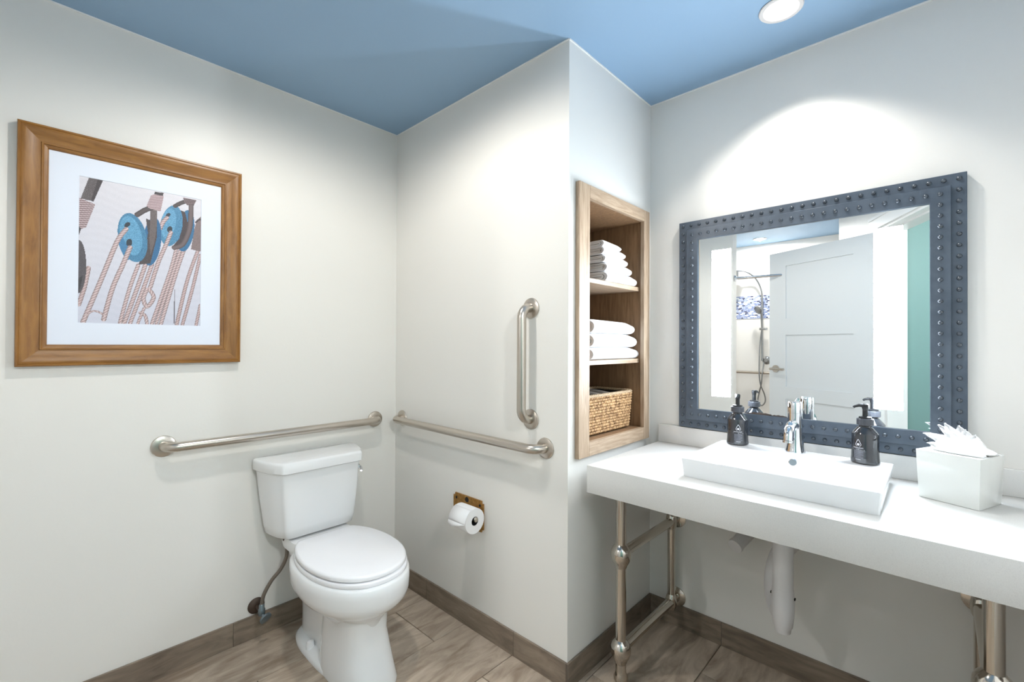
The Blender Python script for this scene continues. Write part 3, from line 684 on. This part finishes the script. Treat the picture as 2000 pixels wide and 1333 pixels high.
# ------------------------------------------------------------------ toilet paper
pl = thing('paper_holder', 'bare brass mounting plate of the toilet paper holder', 'paper holder', (0.62,0,0.51))
px0,px1,pz0,pz1,nt_ = 0.516,0.722,0.455,0.594,0.012
poly = [(px0+nt_,pz0),(px1-nt_,pz0),(px1-nt_,pz0+nt_),(px1,pz0+nt_),(px1,pz1-nt_),(px1-nt_,pz1-nt_),(px1-nt_,pz1),(px0+nt_,pz1),(px0+nt_,pz1-nt_),(px0,pz1-nt_),(px0,pz0+nt_),(px0+nt_,pz0+nt_)]
n = len(poly); mb = MB(); mb.add([(x,-0.0005,z) for x,z in poly]+[(x,-0.007,z) for x,z in poly], [tuple(range(n)),tuple(range(n,2*n))[::-1]]+[(i,(i+1)%n,n+(i+1)%n,n+i) for i in range(n)])
mb.build('plate', M['brass'], pl, smooth=0)
for x, r_ in ((0.538,0.006),(0.612,0.012),(0.700,0.006)):
    MB().lathe([(r_,0),(r_,0.0012)], (x,-0.007,0.572 if r_<0.01 else 0.578), (0,-1,0), 18).build('screw_hole', M['dark'], pl)
ry, rz = -0.070, 0.530
MB().tube([(0.620,-0.006,0.545),(0.620,-0.03,0.543),(0.620,ry+0.012,rz+0.012),(0.632,ry,rz+0.008),(0.66,ry,rz+0.008),(0.742,ry,rz+0.008)], 0.0085, 14).build('arm', M['chrome'], pl)
MB().lathe([(0.0105,0),(0.0105,0.006),(0.008,0.008)], (0.740,ry,rz+0.008), (1,0,0), 18).build('arm_end', M['steel'], pl)
rl = thing('toilet_paper_roll', 'white toilet paper roll with its end folded to a point', 'toilet paper', (0.685,ry,rz-0.055))
a_, b_ = 0.630, 0.738
mb = MB().lathe([(0.0195,0),(0.0540,0.0005),(0.0545,0.003),(0.0545,b_-a_-0.003),(0.0540,b_-a_-0.0005),(0.0195,b_-a_),(0.0190,b_-a_-0.002),(0.0190,0.002),(0.0195,0)], (a_,ry,rz), (1,0,0), 48, False, False); mb.build('roll', M['paper'], rl)
MB().lathe([(0.0188,0.001),(0.0188,b_-a_-0.001),(0.0178,b_-a_-0.001),(0.0178,0.001),(0.0188,0.001)], (a_,ry,rz), (1,0,0), 32, False, False).build('core', M['dark'], rl)
# folded end: sheet comes over the top and hangs in front with a point
mb = MB(); rows = []
for k in range(9):
    a = math.radians(70-k*9); f = k/8
    rows.append([(a_+0.0+ (b_-a_)*q*(1), ry-(0.0552)*math.cos(a)*1.0 - 0.004*f*f, rz+0.0552*math.sin(a)) for q in (0,0.5,1)])
tipp = (a_+0.018, ry-0.0640, rz-0.028)
base = [v for r_ in rows for v in r_]
mb.add(base, [(k*3+i,k*3+i+1,(k+1)*3+i+1,(k+1)*3+i) for k in range(8) for i in range(2)])
mb.add([rows[-1][0],rows[-1][1],rows[-1][2],tipp,(a_-0.002,ry-0.062,rz-0.012)], [(0,1,3,4),(1,2,3)])
fl = mb.build('folded_end', M['paper'], rl, smooth=40); sm = fl.modifiers.new('thickness','SOLIDIFY'); sm.thickness = 0.0010

# ------------------------------------------------------------------ toilet
TY = -0.493
toi = thing('toilet', 'white two-piece toilet with closed lid against the left wall', 'toilet', (0.4,TY,0))
def outline(pts, k=5):
    c = [Vector((x,h_,0)) for x,h_ in pts]; sm_ = catmull(c, k); return [(v.x,max(v.y,0)) for v in sm_]
def sym(half, z):
    """ring from half outline [(x,half-width)] running back to front"""
    a = [(x,TY-h_,z) for x,h_ in half]; b = [(x,TY+h_,z) for x,h_ in half[::-1]]
    return a+b[1:-1] if half[0][1] < 1e-6 else a+b[1:]
def scaled(half, k, cx_=0.47, dx=0.0):
    return [((x-cx_)*k+cx_+dx, h_*k) for x,h_ in half]
lid = outline([(0.226,0),(0.227,0.06),(0.228,0.112),(0.242,0.130),(0.280,0.152),(0.340,0.172),(0.410,0.183),(0.480,0.184),(0.550,0.175),(0.615,0.154),(0.668,0.120),(0.703,0.078),(0.718,0.036),(0.722,0)])
MB().loft([sym(scaled(lid,0.985),0.4435),sym(lid,0.446),sym(lid,0.456),sym(scaled(lid,0.988),0.461),sym(scaled(lid,0.95),0.4635),sym(scaled(lid,0.6),0.4655),sym(scaled(lid,0.15),0.466)]).build('lid', M['seat'], toi, smooth=50)
seat = [(x+(0.006 if x>0.47 else 0),h_*1.015) for x,h_ in lid]
MB().loft([sym(scaled(seat,0.985),0.421),sym(seat,0.424),sym(seat,0.436),sym(scaled(seat,0.985),0.440)]).build('seat', M['seat'], toi, smooth=50)
for s_ in (-1,1): MB().box(0.205,0.245,TY+s_*0.075-0.022,TY+s_*0.075+0.022,0.420,0.444).build('hinge', M['seat'], toi, bevel=0.006, seg=3)
rim = outline([(0.215,0),(0.216,0.06),(0.218,0.12),(0.235,0.150),(0.280,0.172),(0.340,0.188),(0.410,0.196),(0.480,0.197),(0.555,0.187),(0.622,0.164),(0.680,0.128),(0.718,0.083),(0.736,0.038),(0.741,0)])
def sc2(kx, ky, cx_, dx=0.0): return [((x-cx_)*kx+cx_+dx, h_*ky) for x,h_ in rim]
bowl = MB()
bowl.loft([sym(sc2(0.97,0.96,0.47),0.421),sym(sc2(1.0,1.0,0.47),0.412),sym(sc2(1.005,1.005,0.47),0.385),sym(sc2(1.0,1.0,0.47),0.350),sym(sc2(0.975,0.97,0.46),0.328),sym(sc2(0.92,0.90,0.45),0.308),sym(sc2(0.83,0.78,0.45),0.288),sym(sc2(0.74,0.65,0.46),0.270),sym(sc2(0.66,0.53,0.48),0.250),sym(sc2(0.62,0.48,0.48),0.22)])
bowl.build('bowl', M['ceramic'], toi, smooth=50)
ped = MB()
def sup(cx_, a, b, z, p=2.6, n=44):
    f = lambda q: math.copysign(abs(q)**(2/p), q)
    return [(cx_+a*f(math.cos(2*PI*i/n)), TY+b*f(math.sin(2*PI*i/n)), z) for i in range(n)]
ped.loft([sup(0.512,0.185,0.108,0.0005,3.2),sup(0.512,0.186,0.109,0.012,3.2),sup(0.506,0.176,0.104,0.05,3.2),sup(0.496,0.162,0.097,0.12,3.2),sup(0.488,0.152,0.090,0.19,3.2),sup(0.490,0.158,0.094,0.262,3.0),sup(0.495,0.170,0.104,0.300,2.8)])
ped.build('pedestal', M['ceramic'], toi, smooth=50)
tw_ = MB()
tw_.loft([sup(0.27,0.19,0.070,0.02,3.0),sup(0.27,0.19,0.068,0.10,3.0),sup(0.27,0.185,0.074,0.18,3.0),sup(0.27,0.185,0.095,0.27,3.0),sup(0.27,0.19,0.120,0.34,3.2),sup(0.26,0.20,0.130,0.40,3.6),sup(0.25,0.20,0.125,0.412,3.6)])
tw_.build('trapway', M['ceramic'], toi, smooth=50)
ft = MB(); ft.loft([sup(0.33,0.245,0.112,0.0005,3.0),sup(0.33,0.245,0.112,0.014,3.0),sup(0.33,0.235,0.102,0.024,3.0),sup(0.33,0.21,0.082,0.032,3.0)]); ft.build('foot', M['ceramic'], toi, smooth=50)
for s_ in (-1,1): MB().lathe([(0.016,0.02),(0.016,0.044),(0.013,0.052),(0.004,0.056)], (0.285,TY+s_*0.088,0), n=20).build('bolt_cap', M['seat'], toi)
# deck under the tank
MB().loft([sup(0.155,0.125,0.13,0.40,4),sup(0.155,0.13,0.135,0.425,4),sup(0.155,0.125,0.13,0.447,4)]).build('tank_deck', M['ceramic'], toi, smooth=50)
def tank_ring(hw_b, hw_f, xb, xf, z, n=7):
    """back corners tight, front corners swept"""
    half = catmull([Vector((xb,hw_b-0.006,0)),Vector((xb+0.010,hw_b,0)),Vector((xb+0.3*(xf-xb),hw_b-0.002,0)),Vector((xb+0.62*(xf-xb),hw_b-0.30*(hw_b-hw_f),0)),Vector((xb+0.86*(xf-xb),hw_b-0.72*(hw_b-hw_f),0)),Vector((xf-0.005,hw_f+0.002,0)),Vector((xf,hw_f-0.02,0))], 4)
    a = [(v.x,TY-v.y,z) for v in half]; return a+[(v.x,TY+v.y,z) for v in half[::-1]]
tank = MB().loft([tank_ring(0.170,0.130,0.030,0.170,0.452),tank_ring(0.182,0.142,0.022,0.186,0.462),tank_ring(0.190,0.150,0.018,0.194,0.50),tank_ring(0.206,0.160,0.016,0.202,0.62),tank_ring(0.219,0.166,0.014,0.206,0.744)]).build('tank', M['ceramic'], toi, smooth=50)
MB().loft([tank_ring(0.228,0.170,0.010,0.216,0.7445),tank_ring(0.231,0.173,0.008,0.221,0.748),tank_ring(0.231,0.173,0.008,0.221,0.780),tank_ring(0.228,0.170,0.010,0.217,0.789),tank_ring(0.222,0.164,0.014,0.208,0.792),tank_ring(0.10,0.07,0.05,0.14,0.793)]).build('tank_lid', M['ceramic'], toi, smooth=50)
lv = Vector((0.170,TY+0.178,0.708))
mb = MB().lathe([(0.012,0),(0.012,0.008),(0.009,0.011)], lv, (0.45,0.89,0), 18); mb.tube([lv+Vector((0.004,0.012,0)),lv+Vector((0.016,0.013,-0.005)),lv+Vector((0.034,0.002,-0.014))], [0.005,0.005,0.006], 12)
mb.build('flush_lever', M['chrome'], tank)
MB().lathe([(0.016,0),(0.018,0.004),(0.018,0.022),(0.014,0.026)], (0.105,-0.610,0.428), n=14).build('fill_nut', M['rusty'], tank)
# supply valve and braided hose
sv = thing('supply_valve', 'tarnished water shut-off valve with braided hose left of the toilet', 'valve', (0.03,-0.70,0.09))
MB().lathe([(0.034,0.0006),(0.034,0.004),(0.028,0.011),(0.012,0.014)], (0,-0.700,0.137), (1,0,0), 28).build('escutcheon', M['rusty'], sv)
MB().tube([(0.004,-0.700,0.137),(0.075,-0.700,0.137)], 0.0085, 14).build('stub_pipe', M['rusty'], sv)
MB().lathe([(0.012,-0.014),(0.014,-0.010),(0.014,0.012),(0.011,0.016),(0.011,0.03),(0.008,0.034)], (0.072,-0.700,0.137), n=18).build('valve_body', M['valve'], sv)
MB().lathe([(0.006,0),(0.006,0.014),(0.010,0.016),(0.024,0.020),(0.024,0.028),(0.010,0.031)], (0.080,-0.700,0.130), (0.85,0.25,-0.42), 20).build('valve_handle', M['valve'], sv)
hz = catmull([(0.072,-0.700,0.168),(0.074,-0.692,0.210),(0.082,-0.665,0.262),(0.095,-0.632,0.305),(0.104,-0.613,0.352),(0.105,-0.610,0.400),(0.105,-0.610,0.432)], 8)
MB().tube(hz, 0.0078, 14).build('hose', M['hose'], sv)

# ------------------------------------------------------------------ framed picture
pic = thing('framed_picture', 'framed nautical photograph of blue pulleys and ropes on the left wall', 'picture', (0,-1.103,1.214))
PY0,PY1,PZ0,PZ1 = -1.4275,-0.778,1.215,2.020
prof = [(0,0.0005),(0,0.026),(0.002,0.0295),(0.007,0.0300),(0.0085,0.0275),(0.011,0.0282),(0.020,0.0270),(0.034,0.0225),(0.050,0.0195),(0.0545,0.0195),(0.056,0.0225),(0.060,0.0225),(0.0615,0.0190),(0.0665,0.0180),(0.070,0.0165),(0.0735,0.010)]
cor = lambda i,x: [(x,PY0+i,PZ0+i),(x,PY1-i,PZ0+i),(x,PY1-i,PZ1-i),(x,PY0+i,PZ1-i)]
for k in range(4):
    mb = MB(); vs_ = []
    for i, x in prof:
        c4 = cor(i,x); vs_ += [c4[k], c4[(k+1)%4]]
    mb.add(vs_, [(2*q,2*q+1,2*q+3,2*q+2) for q in range(len(prof)-1)])
    mb.build('frame_rail', M['gold_h'] if k%2==0 else M['gold_v'], pic, smooth=25)
wy0,wy1,wz0,wz1 = -1.2805,-0.9195,1.364,1.8795
mb = MB()
def rq(y0,y1,z0_,z1_,x): return [(x,y0,z0_),(x,y1,z0_),(x,y1,z1_),(x,y0,z1_)]
mb.loft([rq(PY0+0.068,PY1-0.068,PZ0+0.068,PZ1-0.068,0.0110),rq(wy0,wy1,wz0,wz1,0.0110),rq(wy0+0.001,wy1-0.001,wz0+0.001,wz1-0.001,0.0096)], False, False)
mb.build('mat_board', M['board'], pic, smooth=0)
MB().box(0.0008,0.006,PY0+0.03,PY1-0.03,PZ0+0.03,PZ1-0.03).build('backing', M['board'], pic)

# the print itself: a photograph, painted as colours on a fine flat sheet
def paint():
    W, H = 240, 340
    src = np.array([(56,60),(1053,245),(1050,1280),(52,1256)],float); dst = np.array([(0,0),(1,0),(1,1),(0,1)],float)
    A = []
    for (x,y),(u,v) in zip(src,dst): A += [[x,y,1,0,0,0,-u*x,-u*y],[0,0,0,x,y,1,-v*x,-v*y]]
    h_ = np.linalg.solve(np.array(A), dst.flatten()); Hm = np.append(h_,1).reshape(3,3)
    def T(p_):
        p_ = np.atleast_2d(np.array(p_,float)); q = np.c_[p_,np.ones(len(p_))]@Hm.T; q = q[:,:2]/q[:,2:]; return q*[W,H]
    gy, gx = np.mgrid[0:H,0:W]; gx = gx+0.5; gy = gy+0.5
    rs = np.random.RandomState(4)
    img = np.zeros((H,W,3)); img[:] = (208,207,217)
    img += (np.linspace(6,-8,H))[:,None,None]*np.array([1,0.7,0.2])
    img += (np.sin(gy*0.35+np.sin(gx*0.05)*3)*1.5+rs.randn(H,W)*2)[:,:,None]
    def inpoly(P_):
        q = T(P_); n = len(q); ins = np.zeros((H,W),bool)
        for i in range(n):
            (x0,y0),(x1,y1) = q[i],q[(i+1)%n]
            c = ((y0>gy)!=(y1>gy)); xx = (x1-x0)*(gy-y0)/((y1-y0) if abs(y1-y0)>1e-9 else 1e-9)+x0; ins ^= c&(gx<xx)
        return ins
    def put(msk, col, noise=6, stripes=None):
        c = np.zeros((H,W,3)); c[:] = col
        c += (rs.randn(H,W)*noise)[:,:,None]
        if stripes:
            kx,ky,col2,th = stripes; s_ = np.sin(gx*kx+gy*ky); c = np.where((s_>th)[:,:,None], np.array(col2,float), c)
        img[msk] = c[msk]
    def ell(cx_,cy_,rx,ry,ang=0,n=40):
        a = math.radians(ang); return [(cx_+rx*math.cos(2*PI*i/n)*math.cos(a)-ry*math.sin(2*PI*i/n)*math.sin(a), cy_+rx*math.cos(2*PI*i/n)*math.sin(a)+ry*math.sin(2*PI*i/n)*math.cos(a)) for i in range(n)]
    def rope(P_, r, c0=(222,203,203), c1=(168,140,142), tw=1.05, twist=True):
        P_ = [(v.x,v.y) for v in catmull([Vector((x,y,0)) for x,y in P_],8)]; q = T(P_); r = r*1.1*W/1000.0
        best = np.full((H,W),1e9); al = np.zeros((H,W)); side = np.zeros((H,W)); acc = 0
        for i in range(len(q)-1):
            a,b = q[i],q[i+1]; d = b-a; L_ = math.hypot(*d)
            if L_ < 1e-6: continue
            t_ = np.clip(((gx-a[0])*d[0]+(gy-a[1])*d[1])/L_**2,0,1); ds = np.hypot(gx-a[0]-t_*d[0],gy-a[1]-t_*d[1]); sd = ((gx-a[0])*d[1]-(gy-a[1])*d[0])/L_
            m_ = ds<best; best[m_] = ds[m_]; al[m_] = (acc+t_*L_)[m_]; side[m_] = sd[m_]; acc += L_
        msk = best<r; ph = al*0.85+side*1.0; k = 0.5+0.5*np.sin(ph) if twist else np.full((H,W),0.7)
        sh = np.clip(1-(np.abs(side)/r)**2*0.35,0,1)
        c = (np.array(c1)[None,None]*(1-k[:,:,None])+np.array(c0)[None,None]*k[:,:,None])*sh[:,:,None]
        img[msk] = c[msk]
    dk = (84,77,80)
    # distant ropes first
    for pts,r in (([(1050,700),(985,980),(905,1275)],15),([(1030,660),(940,920),(858,1272)],16),([(1052,1110),(1018,1278)],14),([(135,810),(105,960),(58,1110)],16)):
        rope(pts,r,(208,186,186),(172,144,144))
    put(inpoly([(1000,480),(1020,410),(1054,380),(1054,670),(972,652)]),(128,112,112))
    rope([(1010,430),(1040,405),(1054,412)],7,(90,78,80),(60,52,54))
    rope([(840,985),(838,1262)],2.5,(90,80,90),(80,70,80),twist=False)
    for pts,r in (([(920,640),(850,850),(728,1268)],17),([(888,645),(820,860),(690,1265)],14),([(850,655),(800,840),(655,1265)],15),([(655,775),(575,1000),(478,1258)],16),([(600,780),(520,1010),(430,1258)],17),([(540,785),(470,980),(395,1256)],15)):
        rope(pts,r)
    rope([(630,980),(668,1050),(615,1125),(585,1060),(612,985)],17)
    rope([(560,1175),(600,1200),(615,1262)],14); rope([(590,1140),(555,1225),(540,1262)],12)
    # spar, lashing and dark block at the left edge
    put(inpoly([(132,74),(248,94),(172,268),(66,244)]),(96,88,90),10)
    put(inpoly([(205,86),(248,94),(172,268),(150,262)]),(70,63,66),6)
    put(inpoly([(56,240),(186,290),(112,480),(56,500)]),(186,166,168),6,(0.22,1.35,(120,98,102),0.25))
    put(inpoly([(52,470),(72,488),(58,540),(52,540)]),(50,45,50))
    put(inpoly(ell(52,800,64,218)),(78,72,78),6); put(inpoly([(52,900),(90,870),(60,1010),(52,1000)]),(48,44,50))
    # second pulley
    put(inpoly(ell(925,500,72,172,8)),(54,108,148)); put(inpoly([(880,330),(920,345),(945,440),(930,560),(870,645),(810,640),(880,560)]),(70,60,64))
    rope([(972,270),(968,400),(955,500),(905,610),(835,640)],22,(118,104,106),(96,82,84),twist=False)
    put(inpoly(ell(808,460,92,170,10)),(74,132,168),12); put(inpoly(ell(785,440,60,125,10)),(96,154,190),14)
    rope([(838,298),(880,275),(925,258)],18,(80,70,72),(70,60,62),twist=False)
    put(inpoly([(905,228),(1016,246),(996,285),(940,290),(912,262)]),(120,102,106),6,(0.3,1.4,(70,58,62),0.4))
    put(inpoly(ell(782,372,20,15,-30)),(44,54,66)); put(inpoly(ell(797,490,22,26,10)),(44,54,66))
    rope([(772,395),(742,430),(716,485)],17); rope([(806,515),(765,620),(705,760),(640,965)],17)
    # first pulley
    put(inpoly(ell(650,590,76,200,6)),(48,102,144)); put(inpoly([(600,400),(640,420),(690,460),(690,560),(640,770),(540,782),(600,640),(618,520)]),(74,66,68))
    put(inpoly([(634,320),(692,318),(690,470),(672,600),(640,700),(628,560),(636,440)]),(104,94,94))
    put(inpoly(ell(492,560,116,205,-14)),(66,124,160),12); put(inpoly(ell(478,545,88,165,-14)),(92,152,188),14); put(inpoly(ell(420,640,30,110,-22)),(62,122,166),7)
    rope([(530,372),(590,335),(640,315)],22,(92,82,84),(80,70,72),twist=False)
    put(inpoly([(604,300),(640,212),(684,196),(746,216),(720,345),(690,336),(628,320)]),(188,166,170),6,(0.5,1.5,(138,114,120),0.35))
    put(inpoly([(672,180),(744,192),(738,216),(668,202)]),(60,52,56))
    put(inpoly(ell(448,455,28,18,-35)),(40,50,62)); put(inpoly(ell(465,602,25,32,5)),(40,50,62))
    rope([(440,490),(385,560),(335,665),(245,890),(90,1262)],18); rope([(472,640),(420,770),(330,980),(262,1230)],18)
    rope([(120,1200),(165,1165),(215,1168),(262,1195)],8); 
    return np.clip(img,0,255)/255.0
img = paint(); H_, W_ = img.shape[:2]
lin = np.where(img <= 0.04045, img/12.92, ((img+0.055)/1.055)**2.4)
ys = np.linspace(wy0+0.0011, wy1-0.0011, W_+1); zs_ = np.linspace(wz1-0.0011, wz0+0.0011, H_+1)
vv = np.zeros(((H_+1)*(W_+1),3)); YY, ZZ = np.meshgrid(ys, zs_); RLp = root_loc(pic)
vv[:,0] = 0.0095-RLp.x; vv[:,1] = YY.ravel()-RLp.y; vv[:,2] = ZZ.ravel()-RLp.z
ii, jj = np.meshgrid(np.arange(H_), np.arange(W_), indexing='ij'); a = (ii*(W_+1)+jj).ravel()
faces = np.c_[a+W_+1, a+W_+2, a+1, a]
me = bpy.data.meshes.new('print'); me.from_pydata(vv.tolist(), [], faces.tolist()); me.update()
at = me.color_attributes.new('print_colour', 'FLOAT_COLOR', 'CORNER')
at.data.foreach_set('color', np.repeat(np.c_[lin.reshape(-1,3), np.ones(H_*W_)], 4, axis=0).ravel())
mp_ = mat('photo_print', (1,1,1,1), 0.45); nt = mp_.node_tree; ca = nt.nodes.new('ShaderNodeVertexColor'); ca.layer_name = 'print_colour'
nt.links.new(ca.outputs['Color'], nt.nodes['Principled BSDF'].inputs['Base Color']); me.materials.append(mp_)
po = bpy.data.objects.new('photo_print', me); link(po, pic); po['label'] = 'photograph of two blue wooden pulleys with pale twisted ropes'

# ------------------------------------------------------------------ shower seen in the mirror
M['satin'] = mat('satin_metal', srgb(150,152,154), 0.28, metal=1.0)
YS = -3.08
mz = struct(MB().box(0.0,1.56,YS,YS+0.004,1.606,1.873).build('trim_%d' % (trim_n+1), M['mosaic'], smooth=0), 'blue and white mosaic band across the shower wall', 'tile band')
sh = thing('shower_set', 'shower column with rain head, hand shower and hose, seen in the mirror', 'shower', (0.735,YS,0.9))
MB().cyl((0.735,YS+0.045,1.12),(0.735,YS+0.045,1.80),0.010,16).build('slide_bar', M['satin'], sh)
for z in (1.13,1.79): MB().cyl((0.735,YS+0.001,z),(0.735,YS+0.045,z),0.012,14).build('bracket', M['satin'], sh)
MB().tube(catmull([(0.735,YS+0.045,1.79),(0.728,YS+0.05,1.92),(0.672,YS+0.06,2.06),(0.58,YS+0.11,2.145),(0.475,YS+0.14,2.160)],8), 0.010, 14).build('shower_arm', M['satin'], sh)
MB().lathe([(0.012,0.09),(0.012,0.03),(0.05,0.022),(0.10,0.012),(0.10,0.0),(0.09,-0.004)], (0.50,YS+0.14,2.065), n=32).build('rain_head', M['satin'], sh)
MB().tube([(0.742,YS+0.075,1.50),(0.738,YS+0.085,1.66),(0.728,YS+0.095,1.70)], [0.011,0.013,0.018], 14).build('hand_shower', M['satin'], sh)
MB().lathe([(0.02,0),(0.048,0.01),(0.05,0.02),(0.045,0.024)], (0.716,YS+0.09,1.705), (-0.5,0.75,-0.42), 24).build('spray_face', M['satin'], sh)
MB().box(0.715,0.790,YS+0.035,YS+0.085,1.47,1.495).build('slider', M['satin'], sh, bevel=0.004)
MB().lathe([(0.045,0),(0.045,0.006),(0.03,0.014),(0.018,0.03),(0.018,0.045)], (0.772,YS+0.0005,1.125), (0,1,0), 28).build('valve_plate', M['satin'], sh)
MB().tube(catmull([(0.742,YS+0.075,1.50),(0.716,YS+0.06,1.30),(0.716,YS+0.090,1.02),(0.728,YS+0.090,0.86),(0.762,YS+0.055,0.74),(0.768,YS+0.055,0.66),(0.732,YS+0.055,0.612),(0.694,YS+0.05,0.66),(0.702,YS+0.05,0.74),(0.738,YS+0.090,0.86),(0.748,YS+0.090,0.98),(0.752,YS+0.04,1.10)],8), 0.007, 10).build('hose', M['satin'], sh)
gb = bar('stainless grab bar across the shower wall, seen in the mirror',(0.06,YS,0.985),(1.45,YS,0.985),(0,1,0),0.055,0.016)
rd = thing('shower_rod', 'straight chrome shower curtain rod, seen in the mirror', 'curtain rod', (0.79,-1.90,1.93))
MB().cyl((0.7905,-1.90,1.93),(1.66,-2.02,1.93),0.0125,16).build('rod', M['chrome'], rd)
MB().lathe([(0.03,0),(0.03,0.006),(0.018,0.018)], (0.7905,-1.90,1.93), (1,-0.13,0), 24).build('rod_flange', M['chrome'], rd)
MB().lathe([(0.03,0),(0.03,0.006),(0.018,0.018)], (1.69,-1.945,1.93), (-0.8954,0.4452,0), 24).build('rod_flange', M['chrome'], rd)
